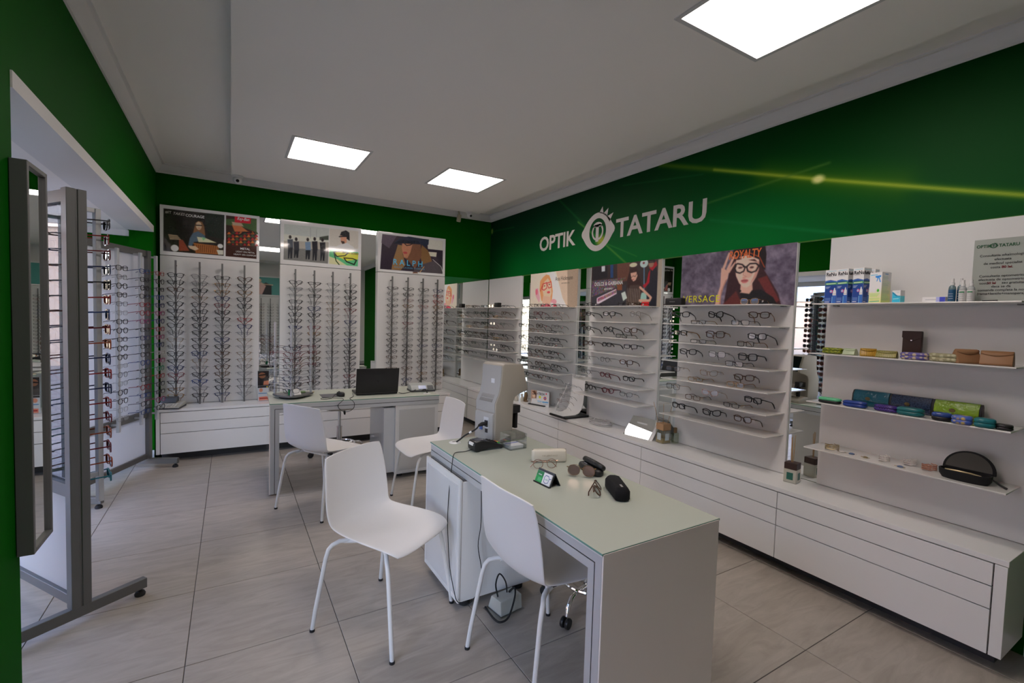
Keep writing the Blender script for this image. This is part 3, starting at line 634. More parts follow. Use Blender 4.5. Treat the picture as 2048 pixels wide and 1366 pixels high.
# eye emblem with a crown of lashes
def emblem(frame, s, m, parent):
    def arc(r, a0, a1, n): return [(r * math.cos(math.radians(a0 + (a1 - a0) * k / n)), r * math.sin(math.radians(a0 + (a1 - a0) * k / n))) for k in range(n + 1)]
    mb = MB()
    outer = []
    N = 48
    for k in range(N):
        a = 2 * PI * k / N
        rx = 1.27 if abs(math.cos(a)) > 0.94 else 0.98 + 0.17 * abs(math.cos(a)) ** 4
        outer.append((rx * math.cos(a) if abs(math.cos(a)) <= .94 else (1.0 + (abs(math.cos(a)) - .94) / .06 * .27) * math.copysign(1, math.cos(a)), 0.98 * math.sin(a)))
    inner = [(0.64 * math.cos(2 * PI * k / N), 0.69 * math.sin(2 * PI * k / N)) for k in range(N)]
    z = 0.002
    for k in range(N):
        j = (k + 1) % N
        mb.add([(*outer[k], z), (*outer[j], z), (*inner[j], z), (*inner[k], z)], [(0, 1, 2, 3)])
    for a, h in ((75, 1.28), (55, 1.32), (35, 1.38)):
        ra = math.radians(a)
        p = (0.93 * math.cos(ra), 0.93 * math.sin(ra)); t = (-math.sin(ra) * .17, math.cos(ra) * .17)
        mb.add([(p[0] - t[0], p[1] - t[1], z), (h * math.cos(ra) , h * math.sin(ra), z), (p[0] + t[0], p[1] + t[1], z)], [(0, 1, 2)])
    # letter T in a broken ring
    def ringseg(r0, r1, a0, a1):
        A = arc(r0, a0, a1, 14); B = arc(r1, a0, a1, 14)
        for k in range(14):
            mb.add([(*A[k], z), (*A[k + 1], z), (*B[k + 1], z), (*B[k], z)], [(0, 1, 2, 3)])
    ringseg(.34, .44, -75, 38); ringseg(.34, .44, 142, 255)
    ringseg(.33, .5, 50, 130)
    mb.add([(-.13, -.5, z), (.09, -.5, z), (.09, .36, z), (-.13, .36, z)], [(0, 1, 2, 3)])
    mb.add([(-.32, .25, z), (.30, .25, z), (.22, .38, z), (-.24, .38, z)], [(0, 1, 2, 3)])
    mb.v = [(x * s, y * s, zz) for x, y, zz in mb.v]
    mb.v = [tuple(frame @ Vector(v)) for v in mb.v]
    return mb.build('emblem', m, parent)
emblem(gw @ wall_frame('R', XR - 0.006, 3.585, 2.352), 0.192, LET, gr)

# shelves on standards ------------------------------------------------
ZS7 = [1.61, 1.47, 1.33, 1.19, 1.05, 0.91, 0.77]
SHELFM = mat('opal_glass_shelf', (0.70, 0.69, 0.66), 0.18, coat=0.4, spec=0.6)
def shelf_panel(label, y0, y1, zs, poster=None, ys0=None, ys1=None, depth=0.21):
    t = thing('shelf_panel', label, 'display panel', (XP, y1, 0.512))
    o = (XP, y1, 0.512)
    L = lambda *a: (a[0] - o[0], a[1] - o[0], a[2] - o[1], a[3] - o[1], a[4] - o[2], a[5] - o[2])
    box('board', PANEL, *L(XP, XR - 0.004, y0, y1, 0.515, 2.008), t, bevel=0.001)
    a, b = (ys0 if ys0 else y0 + 0.017), (ys1 if ys1 else y1 - 0.017)
    for z in zs:
        s = MB().box(*L(XP - depth, XP, a, b, z - 0.007, z)).build('shelf', SHELFM, t, bevel=0.0015)
        for yy in (a + 0.04, b - 0.04):
            MB().box(*[q for q in L(XP - 0.03, XP, yy - 0.012, yy + 0.012, z - 0.0105, z - 0.0072)]).build('bracket', ALUD, s)
    if poster:
        poster(t, o)
    return t

def poster_R(key, y0, y1, words):
    def f(t, o):
        p = Paint(y1 - y0, 0.402, 0.0034, (118, 108, 118) if key == 'ver' else (80, 70, 74))
        if key == 'ver':
            p.c[:] = (92, 86, 98)
            p.noise(44, 7, 3); p.noise(30, 18, 4); p.noise(16, 40, 5)
            p.c += np.array((2, -1, 4))
        if key == 'ana': p.c[:] = (205, 188, 172)
        p.spec(PAINT[key])
        p.blur(2)
        p.noise(8, 60, 9)
        W = Matrix.Translation((-o[0], -o[1], -o[2]))
        pr = p.build('poster', W @ wall_frame('R', XP - 0.0015, y1, 1.608), PRINT, t, gain=1.45 if key != 'ana' else 1.8)
        for (s, size, y, z, col, kw) in words:
            text(s, size, W @ wall_frame('R', XP - 0.0022, y, z), mat('ink_%d_%d_%d' % col, tuple(min(.85, 2.0 * q) for q in lin(col)), 0.5), pr, **kw)
    return f
shelf_panel('plain white shelf panel in the room corner, six shelves of glasses', 4.957, YM - 0.012, ZS7[:6], None, 4.985, YM - 0.014)
shelf_panel('shelf panel headed by the poster of a blonde woman in red glasses', 3.845, 4.742, ZS7,
            poster_R('ana', 3.845, 4.742, [('Ana Hickmann', 0.066, 4.243, 1.905, (70, 62, 54), dict(sx=0.80)), ('EYEWEAR', 0.022, 4.125, 1.865, (80, 72, 64), dict(spacing=1.6))]))
shelf_panel('shelf panel headed by the poster of a woman in a market', 2.742, 3.634, ZS7,
            poster_R('dol', 2.742, 3.634, [('DOLCE & GABBANA', 0.050, 3.582, 1.818, (235, 232, 228), dict(sx=0.86, bold=0.008)), ('#DGFAMILY', 0.026, 3.44, 1.775, (220, 215, 210), dict(sx=.9))]))
shelf_panel('shelf panel headed by the poster of a woman in a beanie', 1.653, 2.540, ZS7,
            poster_R('ver', 1.653, 2.540, [('VERSACE', 0.074, 2.512, 1.640, (212, 196, 24), dict(sx=1.0, spacing=1.12)),
                                           ('ROYALTY', 0.082, 2.128, 1.944, (205, 88, 44), dict(sx=0.66, bold=0.02, shear=0.1))]))
shelf_panel('wide plain white panel with four shelves of cases and lens products', 0.570, 1.457, [1.61, 1.325, 1.045, 0.775], None, 0.60, 1.44)

for i, (y0, y1, d) in enumerate([(4.742, 4.957, 'between the corner panel and the blonde woman poster'), (3.634, 3.845, 'between the blonde woman and the market posters'),
                                 (2.540, 2.742, 'between the market and the beanie posters'), (1.457, 1.653, 'beside the panel of cases and lens products')]):
    t = thing('mirror_strip', 'narrow upright mirror strip ' + d, 'mirror', (XM, y1, 0.515))
    box('glass', MIRROR, 0, 0.003, y0 - y1 + 0.001, -0.001, 0, 1.493, t)

# back wall: poster, white board, four peg rods per panel ---------------
YR = 5.68
RODS = [[-.464, -.267, -.074, .124], [.611, .806, 1.002, 1.196], [1.690, 1.886, 2.082, 2.277]]
NROW = 18
ZG = [1.797 - 0.0702 * k for k in range(NROW)]
def peg_rod(parent, x, y, z0, z1, zs, face=-1, name='peg_rod', rad=0.008, rz=None):
    r = MB().box(x - rad, x + rad, y - 0.009, y + 0.009, z0, z1).build(name, ALUD, parent, bevel=0.001)
    pg = MB()
    for z in zs:
        pg.tube([(x - 0.083, y + face * 0.012, z + 0.004), (x + 0.083, y + face * 0.012, z + 0.004)], 0.0013, 4)
    pg.build('peg', ALUD, r, kind='stuff')
    return r
def back_panel(label, x0, x1, key, rods, words, yp=YP, fr='B', bgc=(228, 228, 226)):
    t = thing('rod_panel', label, 'display panel', (x0, yp, 0.512))
    W = Matrix.Translation((-x0, -yp, -0.512))
    q = lambda a, b, c_, d, e, f: (a - x0, b - x0, c_ - yp, d - yp, e - 0.512, f - 0.512)
    box('board', PANEL, *q(x0, x1, yp, YB - 0.002, 0.515, 1.992), t, bevel=0.001)
    hd = box('header_frame', WHITE, *q(x0, x1, yp, YB - 0.002, 1.997, 2.485), t, bevel=0.002)
    p = Paint(x1 - x0 - 0.004, 0.482, 0.0036, bgc)
    p.spec(PAINT[key])
    p.blur(1)
    p.noise(6, 60, 3)
    pr = p.build('poster', W @ wall_frame('B', x0 + 0.002, yp - 0.0015, 2.000), PRINTG, hd, gain=1.9)
    for (s, size, x, z, col, kw) in words:
        text(s, size, W @ wall_frame('B', x, yp - 0.0025, z), mat('ink_%d_%d_%d' % col, tuple(min(.85, 2.0 * v) for v in lin(col)), 0.5), hd, **kw)
    for x in rods:
        peg_rod(t, x - x0, YR - yp, 0.0, 1.433, [z - 0.512 for z in ZG])
        # stand-offs that carry the rod
        for z in (0.04, 1.38):
            MB().box(x - x0 - 0.006, x - x0 + 0.006, YR - yp + 0.008, 0.0, z, z + 0.012).build('rod_bracket', ALUD, t)
    return t
back_panel('glasses rod panel under the poster of a woman with a picnic basket', -.596, .264, 'ray', RODS[0],
           [('#IT', .035, -.552, 2.405, (150, 146, 138), {}), ('TAKES', .037, -.492, 2.400, (160, 156, 148), dict(shear=.25, sx=.9)), ('COURAGE', .037, -.388, 2.395, (185, 180, 172), dict(bold=.02, sx=.9)),
            ('Ray-Ban', .044, .055, 2.420, (238, 236, 234), dict(shear=.35, bold=.01, sx=.78)), ('METAL', .030, .085, 2.115, (220, 214, 205), dict(bold=.02)),
            ('LIGHT ON METAL', .023, .046, 2.083, (190, 182, 172), dict(sx=.95)), ('HEAVY ON COMFORT', .023, .026, 2.053, (190, 182, 172), dict(sx=.95))])
back_panel('glasses rod panel under the poster of five men by water', .466, 1.332, 'sur', RODS[1],
           [('GET ON BOARD', .026, 1.112, 2.174, (20, 20, 22), dict(sx=.98, shear=.15, bold=.015))])
back_panel('glasses rod panel under the poster of a woman in a dark cap', 1.531, 2.407, 'ral', RODS[2],
           [('RALPH', .098, 1.715, 2.098, (58, 140, 175), dict(spacing=1.6, sx=.94, bold=.01)), ('RALPH LAUREN EYEWEAR', .026, 1.735, 2.060, (58, 120, 150), dict(spacing=1.35))])
for (x0, x1, z0, z1, d) in [(.264, .466, .515, 2.485, 'between the picnic basket poster and the five men poster'), (1.332, 1.531, .515, 2.485, 'between the five men poster and the dark cap poster'),
                            (2.409, XP - 0.001, 0.0, 2.006, 'filling the room corner down to the floor')]:
    t = thing('mirror_strip', ('wide wall mirror ' if x0 > 2 else 'narrow upright mirror ') + d, 'mirror', (x0, YM if x0 > 2 else YM - .018, z0))
    box('glass', MIRROR, 0.001, x1 - x0 - 0.001, 0, 0.003, 0, z1 - z0, t, rot=(0 if x0 > 2 else -.0105, 0, 0))

# near wall panel: seen only in the mirrors
t = thing('rod_panel', 'glasses rod panel on the wall behind the camera, seen in a mirror', 'display panel', (0.30, YN + 0.05, 0.512))
for k, x in enumerate((0.0, 1.06)):
    box('board', PANEL, x, x + .87, -.046, 0, 0, 1.48, t)
    box('header_frame', WHITE, x, x + .87, -.046, 0, 1.485, 1.973, t)
    pp = Paint(.82, .42, 0.012, (60, 118, 112))
    pp.poly([(.35, 1), (.35, .45), (.5, .3), (.62, .45), (.62, 1)], (22, 22, 26)); pp.poly([(.5, .5), (.62, .3), (.72, .35), (.75, 1), (.6, 1)], (206, 140, 134))
    pp.ell(.66, .2, .04, .1, (206, 150, 124)); pp.line([(.32, .42), (.62, .4)], .05, (206, 150, 124))
    pp.build('poster', wall_frame('N', x + .845, 0.002, 1.52), PRINT, t)
    for j in range(4):
        MB().box(x + .13 + j * .2 - .008, x + .13 + j * .2 + .008, .07, .088, 0.01, 1.43).build('peg_rod', ALUD, t)
NEARP = t

# ---------------------------------------------------------------- low cabinets with three drawers each, worktop over
def cabinet(label, along, a0, a1, front, back, z0=0.085, z1=0.484):
    """along 'Y' (on the viewer's-side wall) or 'X' (back wall)."""
    t = thing('drawer_cabinet', label, 'cabinet', (front, a0, 0) if along == 'Y' else (a0, front, 0))
    W = a1 - a0; D = back - front
    def bx(name, m, u0, u1, d0, d1, h0, h1, par, bev=0.0):
        if along == 'Y': return box(name, m, d0, d1, u0, u1, h0, h1, par, bev)
        return box(name, m, u0, u1, d0, d1, h0, h1, par, bev)
    bx('carcass', GAPM, 0.003, W - 0.003, 0.020, D, z0 + 0.002, z1, t)
    bx('plinth', mat('dark_plinth', (0.05, 0.05, 0.05), 0.7), 0.0, W, 0.12, D, 0.0, z0 + 0.002, t)
    for h0, h1 in ((z0, 0.2795), (0.2845, 0.3805), (0.3855, z1 - 0.0025)):
        bx('drawer', WHITE, 0.0022, W - 0.0022, 0.0, 0.019, h0, h1, t, 0.0008)
    return t
FX = 2.80
for (a, b, d) in [(0.603, 1.53, 'under the lens products panel, at the end of the run'), (1.53, 2.613, 'below the beanie poster shelves'),
                  (2.613, 3.715, 'below the market poster shelves'), (3.715, 4.80, 'below the blonde woman poster shelves, behind the machine'), (4.80, YM - 0.006, 'reaching the corner mirror')]:
    cabinet('white three-drawer low cabinet ' + d, 'Y', a, b, FX, XR - 0.002)
box('end_panel', WHITE, FX - 0.0, XR - 0.002, 0.560, 0.600, 0.085, 0.484, bevel=0.001, label='white end panel closing the cabinet run under the lens products', cat='panel')
MB().box(FX, XR - 0.002, 0.557, YM - 0.004, 0.487, 0.512).build('worktop', WHITE, bevel=0.0015, label='long white worktop over the cabinets along the logo wall', cat='worktop')
FY = 5.45
for (a, b, d) in [(-.570, .42, 'under the picnic basket poster panel'), (.42, 1.417, 'behind the laptop desk, under the five men poster'), (1.417, 2.352, 'at the far wall behind the desk pedestal')]:
    cabinet('white three-drawer low cabinet ' + d, 'X', a, b, FY, YB - 0.002)
for x0, d in ((-.603, 'beside the window side pillar'), (2.354, 'facing the corner mirror')):
    box('end_panel', WHITE, x0, x0 + 0.03, FY, YB - 0.002, 0.085, 0.484, bevel=0.001, label='white end panel of the far cabinet run ' + d, cat='panel')
MB().box(-.608, 2.388, FY, YB - 0.002, 0.487, 0.512).build('worktop', WHITE, bevel=0.0015, label='white worktop over the far cabinets under the rod panels', cat='worktop')
# ================================================================ eyeglasses
def rim_outline(style, n=20):
    """One lens outline (x, z) centred on the lens."""
    hw, hh, e, sk = {'rect': (.0258, .0165, 4.2, 0), 'soft': (.0255, .0185, 3.0, .0015), 'round': (.0235, .0215, 2.1, 0), 'cat': (.0265, .0195, 2.7, .0055),
                     'square': (.0262, .0215, 3.4, .001), 'slim': (.0255, .0130, 4.0, 0), 'aviator': (.0275, .0240, 2.4, -.003)}[style]
    out = []
    for k in range(n):
        a = 2 * PI * k / n
        c_, s_ = math.cos(a), math.sin(a)
        x = hw * math.copysign(abs(c_) ** (2 / e), c_)
        z = hh * math.copysign(abs(s_) ** (2 / e), s_)
        z += sk * (x / hw) * (1 if z > 0 else 0.35)
        out.append((x, z))
    return out

FRAMEC = {
    'black': ((0.012, 0.012, 0.014), 0.3, 0), 'tortoise': ((0.07, 0.028, 0.012), 0.3, 0), 'brown': ((0.10, 0.05, 0.025), 0.35, 0),
    'dark red': ((0.16, 0.012, 0.02), 0.3, 0), 'navy': ((0.012, 0.025, 0.10), 0.3, 0), 'gold metal': ((0.45, 0.26, 0.12), 0.25, 0.9),
    'silver metal': ((0.35, 0.35, 0.36), 0.3, 0.9), 'gunmetal': ((0.06, 0.06, 0.065), 0.3, 0.8), 'clear': ((0.42, 0.40, 0.38), 0.2, 0),
    'red': ((0.28, 0.015, 0.015), 0.3, 0), 'blue': ((0.015, 0.05, 0.20), 0.3, 0), 'orange': ((0.32, 0.06, 0.015), 0.35, 0), 'green': ((0.03, 0.25, 0.12), 0.3, 0),
    'pink': ((0.28, 0.03, 0.12), 0.3, 0), 'rose gold': ((0.62, 0.34, 0.24), 0.25, 0.8), 'teal': ((0.01, 0.18, 0.24), 0.3, 0)}
def fm(c):
    q = FRAMEC[c]
    return mat('frame_' + c.replace(' ', '_'), q[0], q[1], q[2])
SUNL = {'black': (0.01, 0.01, 0.012), 'brown': (0.06, 0.03, 0.02), 'blue': (0.02, 0.06, 0.15), 'rose': (0.60, 0.42, 0.36)}
def sunlens(c):
    return mat('sun_lens_' + c, SUNL[c], 0.05, 0.75 if c in ('rose', 'blue') else 0.0, coat=0.3 if c == 'rose' else 0.0)

LX_ = 0.0345       # lens centre offset
def glasses_parts(style, thick):
    """Meshes data of the front (rims, bridge, end pieces), a lens and a temple."""
    out = rim_outline(style)
    r = thick
    fr = MB()
    for sgn in (-1, 1):
        o2 = [(sgn * (LX_ + x), z) for x, z in out]
        n = len(o2)
        vs, fs = [], []
        for k, (x, z) in enumerate(o2):
            cx = sgn * LX_
            d = Vector((x - cx, z)); d.normalize()
            bend = -0.0035 * (1 - abs(x) / 0.06) - 0.0
            vs += [(x + d.x * r, -r * .6 - bend * -1, z + d.y * r), (x - d.x * r * .5, -r * .6 - bend * -1, z - d.y * r * .5),
                   (x - d.x * r * .5, r * .9 - bend * -1, z - d.y * r * .5), (x + d.x * r, r * .9 - bend * -1, z + d.y * r)]
        for k in range(n):
            a, b = k * 4, ((k + 1) % n) * 4
            for j in range(4):
                fs.append((a + j, b + j, b + (j + 1) % 4, a + (j + 1) % 4))
        fr.add(vs, fs)
    fr.tube([(-.0105, -.003, .006), (-.004, -.0045, .0095), (.004, -.0045, .0095), (.0105, -.003, .006)], r * 1.1, 5)
    top = max(z for x, z in out) * .55
    for s in (-1, 1):
        fr.tube([(s * .058, .0, top), (s * .066, .0015, top + .001), (s * .0685, .006, top)], r * 1.15, 5)
    ln = {}
    for s in (-1, 1):
        ln[s] = MB().add([(s * LX_ + x * .98, -.001, z * .98) for x, z in out], [tuple(range(len(out)))])
    tp = MB().tube([(0, 0, 0), (0, .05, 0), (0, .095, -.001), (0, .118, -.012), (0, .140, -.034)], [r * 1.05, r * 1.0, r * .95, r * 1.35, r * 1.25], 6, flat=.55)
    return fr, ln, tp, top

GP = {}
def glasses(style, color, kind='clear', thick=.0019, open_=(0.12, 0.12), droop=0.0, tag=None, tcolor=None, name='eyeglasses', lens=True):
    """A pair: Empty at the bridge > frame_front, lens x2, temple x2 (and a price tag)."""
    key = (style, color, kind, thick, open_, droop, tag, tcolor, lens, name)
    if key in GP:
        return copy_tree(GP[key])
    mk = (style, color, kind, thick, tcolor)
    root = link(name, None)
    if mk not in GP:
        fr, ln, tp, top = glasses_parts(style, thick)
        a = fr.build('frame_front', fm(color), root, smooth=True)
        L = [ln[s].build('lens', LENS if kind == 'clear' else sunlens(kind), root) for s in (-1, 1)]
        T = tp.build('temple', fm(tcolor or color), root, smooth=True)
        GP[mk] = (a.data, L[0].data, L[1].data, T.data, top)
        for o in (a, *L, T): bpy.data.objects.remove(o)
    d = GP[mk]
    kids = [link('frame_front', d[0], root)]
    if lens:
        kids += [link('lens', d[1], root), link('lens', d[2], root)]
    for s, op in ((-1, open_[0]), (1, open_[1])):
        # op: how far the temple is folded inwards (radians)
        kids.append(link('temple', d[3], root, loc=(s * .0685, .006, d[4]), rot=(-droop, 0, s * op)))
    if tag:
        tg = MB().box(-.0005, .0005, -.009, .009, -.013, .0).build('price_tag', PAPER, root)
        tg.location = (.064, .045, d[4] - .002); tg.rotation_euler = (0.3, .2, 0)
        kids.append(tg)
        if tag == 'dot':
            dt = MB().lathe([(.0055, -.0008), (.0055, .0008)], 10, axis='x').build('sticker', mat('red_sticker', (.55, .01, .02), .4), tg, loc=(.0, .0, -.018))
            KIDS[tg] = [dt]
    KIDS[root] = kids
    GP[key] = root
    return root

def put(g, loc, rz, label, group, cat='eyeglasses', rx=0.0, ry=0.0):
    g.location = loc
    g.rotation_euler = (rx, ry, rz)
    g['label'] = label; g['category'] = cat; g['group'] = group
    return g

ORD = ['first', 'second', 'third', 'fourth', 'fifth', 'sixth', 'seventh', 'eighth', 'ninth', 'tenth', 'eleventh', 'twelfth', 'thirteenth', 'fourteenth', 'fifteenth', 'sixteenth', 'seventeenth', 'eighteenth', 'nineteenth']
def mix_of(seed, opts):
    rs = random.Random(seed)
    c, wts = zip(*opts)
    return lambda: rs.choices(c, wts)[0]

# ---- on the pegs of the back wall
colors = [mix_of(11, [('black', 8), ('gunmetal', 2), ('silver metal', 1), ('dark red', 1.6), ('navy', 1.4), ('brown', 1), ('tortoise', 1), ('gold metal', .6)]),
          mix_of(12, [('black', 6), ('gunmetal', 3), ('silver metal', 2), ('dark red', 1), ('navy', 1.5), ('gold metal', 1), ('brown', 1)])]
THINROD = {(0, 3): 8, (1, 2): 0, (1, 3): 99}
panel_names = ['picnic poster', 'five men poster', 'dark cap poster']
rnd = random.Random(5)
styles = ['rect', 'soft', 'rect', 'cat', 'soft', 'slim', 'round', 'square']
red_rows = {(0, 3, 6): 'red', (1, 3, 4): 'dark red', (0, 2, 17): 'navy', (0, 1, 15): 'blue', (1, 1, 7): 'dark red'}
def rod_glasses(style, col, thick, fold):
    return glasses(style, col, 'clear', thick * 1.25, (fold * .8, fold * .8), 0.58)
for p in (0, 1):
    for j, x in enumerate(RODS[p]):
        for k in range(NROW):
            col = red_rows.get((p, j, k)) or colors[p]()
            st = rnd.choice(styles)
            th = .0026
            if (p, j) == (0, 3) and k >= 8 or (p, j) == (1, 2) or rnd.random() < .10:
                th = .0015; st = rnd.choice(['slim', 'rect', 'slim']); col = rnd.choice(['silver metal', 'gunmetal', 'gold metal'])
            g = rod_glasses(st, col, th, rnd.choice([.85, .95, .6]))
            place = '%s from top on the %s peg rod under the %s' % (ORD[k], ORD[j], panel_names[p])
            put(g, (x + rnd.uniform(-.003, .003), YR - .026, ZG[k] + .002), rnd.uniform(-.05, .05), '%s eyeglasses, %s' % (col, place), 'eyeglasses on the rods under the %s' % panel_names[p])

# the third panel and the one behind the camera: joined, past the first three hundred
def bake_pair(mb, mats, style, col, thick, fold, loc, rz, rx=0.0, mirror=1):
    fr, ln, tp, top = BK.setdefault((style, thick), glasses_parts(style, thick))
    m = fm(col)
    if m not in mats: mats.append(m)
    mi = mats.index(m)
    Mx = Matrix.Translation(loc) @ Matrix.Rotation(rz, 4, 'Z') @ Matrix.Rotation(rx, 4, 'X')
    mb.add([Mx @ Vector(v) for v in fr.v], fr.f, mi)
    for s in (-1, 1):
        T = Mx @ Matrix.Translation((s * .0685, .006, top)) @ Matrix.Rotation(s * fold, 4, 'Z') @ Matrix.Rotation(-.42, 4, 'X')
        mb.add([T @ Vector(v) for v in tp.v], tp.f, mi)
BK = {}
mb, ms = MB(), []
for j, x in enumerate(RODS[2]):
    for k in range(NROW):
        th = .0026 if rnd.random() < .75 else .0016
        bake_pair(mb, ms, rnd.choice(styles), colors[1]() if rnd.random() < .85 else rnd.choice(['navy', 'red', 'silver metal']), th, rnd.choice([.85, .95, .6]), (x, YR - .026, ZG[k] + .002), rnd.uniform(-.05, .05))
mb.build('eyeglasses_stock', ms, smooth=True, kind='stuff', label='many eyeglasses on the four peg rods under the dark cap poster', cat='eyeglasses')
mb, ms = MB(), []
for x in (0.0, 1.06):
    for j in range(4):
        for k in range(NROW):
            bake_pair(mb, ms, rnd.choice(styles), colors[1](), .0020, .9, (x + .13 + j * .2, .10, ZG[k] - .512), PI)
mb.build('eyeglasses_stock', ms, NEARP, smooth=True, kind='stuff')

# ---- on the shelves
SG = json.loads('''{"V": [[[2.412, 2.117, 1.798], [2.236, 1.907]], [[2.413, 2.113, 1.803], [2.228, 1.863]], [[2.335, 2.091, 1.861], [1.936]], [[2.469, 2.15, 1.878], [2.238, 1.92]], [[2.461, 2.133, 1.808], [2.253, 1.942]], [[2.4, 2.11, 1.873], []]], "D": [[[3.524, 3.212, 2.89], []], [[3.516, 3.216, 2.937], [3.014]], [[3.486, 3.227, 2.929], []], [[3.528, 3.244, 2.972], []], [[3.505, 3.236, 2.935], []], [[3.455, 3.189, 2.961], []]], "A": [[[4.676, 4.363, 4.031], [4.478, 4.112]], [[4.676, 4.332, 4.036], [4.447, 4.071]], [[4.668, 4.331, 4.041], [4.424, 4.09]], [[4.612, 4.316, 4.086], [4.423, 4.109]], [[4.700, 4.329, 4.024], [4.385, 4.155]], [[4.563, 4.314, 4.096], []]],
"C": [[[5.70, 5.44, 5.14], [5.30]], [[5.68, 5.42, 5.16], [5.54]], [[5.70, 5.42, 5.14], [5.56, 5.28]], [[5.66, 5.40, 5.14], [5.28]], [[5.70, 5.43, 5.15], []]]}''')
secn = {'V': 'beanie poster', 'D': 'market poster', 'A': 'blonde woman poster', 'C': 'plain corner panel'}
shelf_over = {('V', 0, 0): 'black', ('V', 3, 1): 'gold metal', ('V', 4, 1): 'rose gold', ('V', 5, 2): 'brown', ('D', 0, 2): 'clear', ('D', 1, 2): 'tortoise', ('D', 4, 1): 'dark red', ('D', 5, 1): 'dark red',
              ('A', 0, 1): 'dark red', ('A', 0, 2): 'rose gold', ('A', 5, 1): 'brown', ('A', 3, 1): 'tortoise', ('A', 2, 0): 'black'}
shelf_style = {'V': ['cat', 'soft', 'cat', 'square', 'soft', 'rect'], 'D': ['round', 'soft', 'round', 'rect', 'soft'], 'A': ['soft', 'rect', 'rect', 'soft', 'round'], 'C': ['rect', 'soft', 'slim']}
rs = random.Random(21)
pegmb = {}
for sec, rows in SG.items():
    for r, (up, lo) in enumerate(rows):
        items = sorted([(y, 0) for y in up] + [(y, 1) for y in lo], reverse=True)
        iu = il = 0
        for n_, (y, low) in enumerate(items):
            zt = ZS7[r]
            if low:
                col = rs.choice(['black', 'black', 'gold metal', 'gunmetal', 'brown']); st = rs.choice(['rect', 'slim', 'soft'])
                z = ZS7[r + 1] + 0.0135
                X = 2.925
                th = .0021
                if sec == 'V': z += .003
                word = 'resting on'
                if st != 'slim': z += .005
            else:
                iu += 1
                col = shelf_over.get((sec, r, iu - 1)) or rs.choice(['black', 'black', 'black', 'tortoise', 'gunmetal'] if sec != 'C' else ['black', 'gunmetal', 'brown', 'silver metal', 'black'])
                st = rs.choice(shelf_style[sec])
                z = zt - 0.068
                X = 2.955
                th = .0036 if col in ('black', 'tortoise', 'dark red') and sec in 'VD' else .0030
                word = 'held over'
                if col in ('gold metal', 'silver metal', 'rose gold', 'gunmetal'): th = .0016
            tg = rs.choice(['plain', 'plain', None]) if sec in 'VD' else rs.choice(['dot', 'plain', 'dot'])
            if sec == 'C': tg = None
            tc = 'gold metal' if (sec == 'V' and rs.random() < .3) else None
            g = glasses(st, col, 'clear', th, (.06, .06), rs.choice([.10, .22]) if not low else 0.0, tag=tg, tcolor=tc)
            turn = rs.choice([-.12, 0, .1, .3 if not low else .05]) * (0.9 if sec != 'C' else .5)
            shelfword = ORD[r]
            put(g, (X, y, z), -PI / 2 + turn, '%s eyeglasses, %s along, %s the %s shelf of the %s' % (col, ORD[n_], 'standing under' if low else 'held up under', shelfword, secn[sec]), 'eyeglasses on the shelves of the %s' % secn[sec])
            if not low:
                pegmb.setdefault(sec, []).append((y, z))
            elif st and low:
                # temple tips down on the shelf
                g.location.z = ZS7[r + 1] + {'rect': .0185, 'slim': .015, 'soft': .0205}[st] + .001
PANS = {}
for o in list(C.objects):
    if o.name.startswith('shelf_panel'):
        PANS[round(o.location.y, 2)] = o
for sec, yy in (('V', 2.54), ('D', 3.63), ('A', 4.74), ('C', 5.80)):
    par = PANS[min(PANS, key=lambda q: abs(q - yy))]
    for (y, z) in pegmb[sec]:
        o = MB().box(2.956, XP, y - .004, y + .004, z + .0035, z + .0075)
        o.v = [(a - par.location.x, b - par.location.y, c_ - par.location.z) for a, b, c_ in o.v]
        o.build('acrylic_peg', ACRY, par)
# on the top shelves, in front of the posters
for n_, (y, col, st, sec, w_) in enumerate([(4.600, 'black', 'round', 'A', 'the blonde woman poster'), (4.36, 'gunmetal', 'rect', 'A', 'the blonde woman poster'), (4.22, 'black', 'rect', 'A', 'the blonde woman poster'), (4.02, 'black', 'slim', 'A', 'the blonde woman poster'),
                                        (3.50, 'black', 'rect', 'D', 'the market poster'), (3.02, 'black', 'rect', 'D', 'the market poster'), (2.90, 'tortoise', 'slim', 'D', 'the market poster'),
                                        (1.86, 'gold metal', 'soft', 'V', 'the beanie poster'), (5.66, 'gunmetal', 'rect', 'C', 'the plain corner panel'), (5.45, 'gold metal', 'soft', 'C', 'the plain corner panel'), (5.10, 'black', 'slim', 'C', 'the plain corner panel')]):
    g = glasses(st, col, 'clear', .0022, (.06, .06), 0.0, tag='plain' if sec != 'C' else None)
    hh = {'round': .0235, 'rect': .0185, 'slim': .015, 'soft': .0205}[st]
    put(g, (2.94, y, 1.61 + hh + .001), -PI / 2 + .05, '%s %s eyeglasses standing on the top shelf before %s, %s along' % (col, 'thin' if st == 'slim' else st if st == 'round' else 'framed', w_, ORD[n_]), 'eyeglasses on the top shelves')

# ================================================================ upright display stands in the bay
FROSTP = mat('frosted_panel', (0.70, 0.74, 0.78), 0.45, trans=0.0, spec=0.4)
OPAL = bpy.data.materials.new('translucent_panel')
OPAL.use_nodes = True
_n = OPAL.node_tree.nodes; _l = OPAL.node_tree.links
_n.clear()
_o = _n.new('ShaderNodeOutputMaterial'); _d = _n.new('ShaderNodeBsdfDiffuse'); _t = _n.new('ShaderNodeBsdfTranslucent'); _m = _n.new('ShaderNodeMixShader')
_d.inputs[0].default_value = (.72, .73, .74, 1); _t.inputs[0].default_value = (.78, .80, .83, 1); _m.inputs[0].default_value = .5
_l.new(_d.outputs[0], _m.inputs[1]); _l.new(_t.outputs[0], _m.inputs[2]); _l.new(_m.outputs[0], _o.inputs[0])

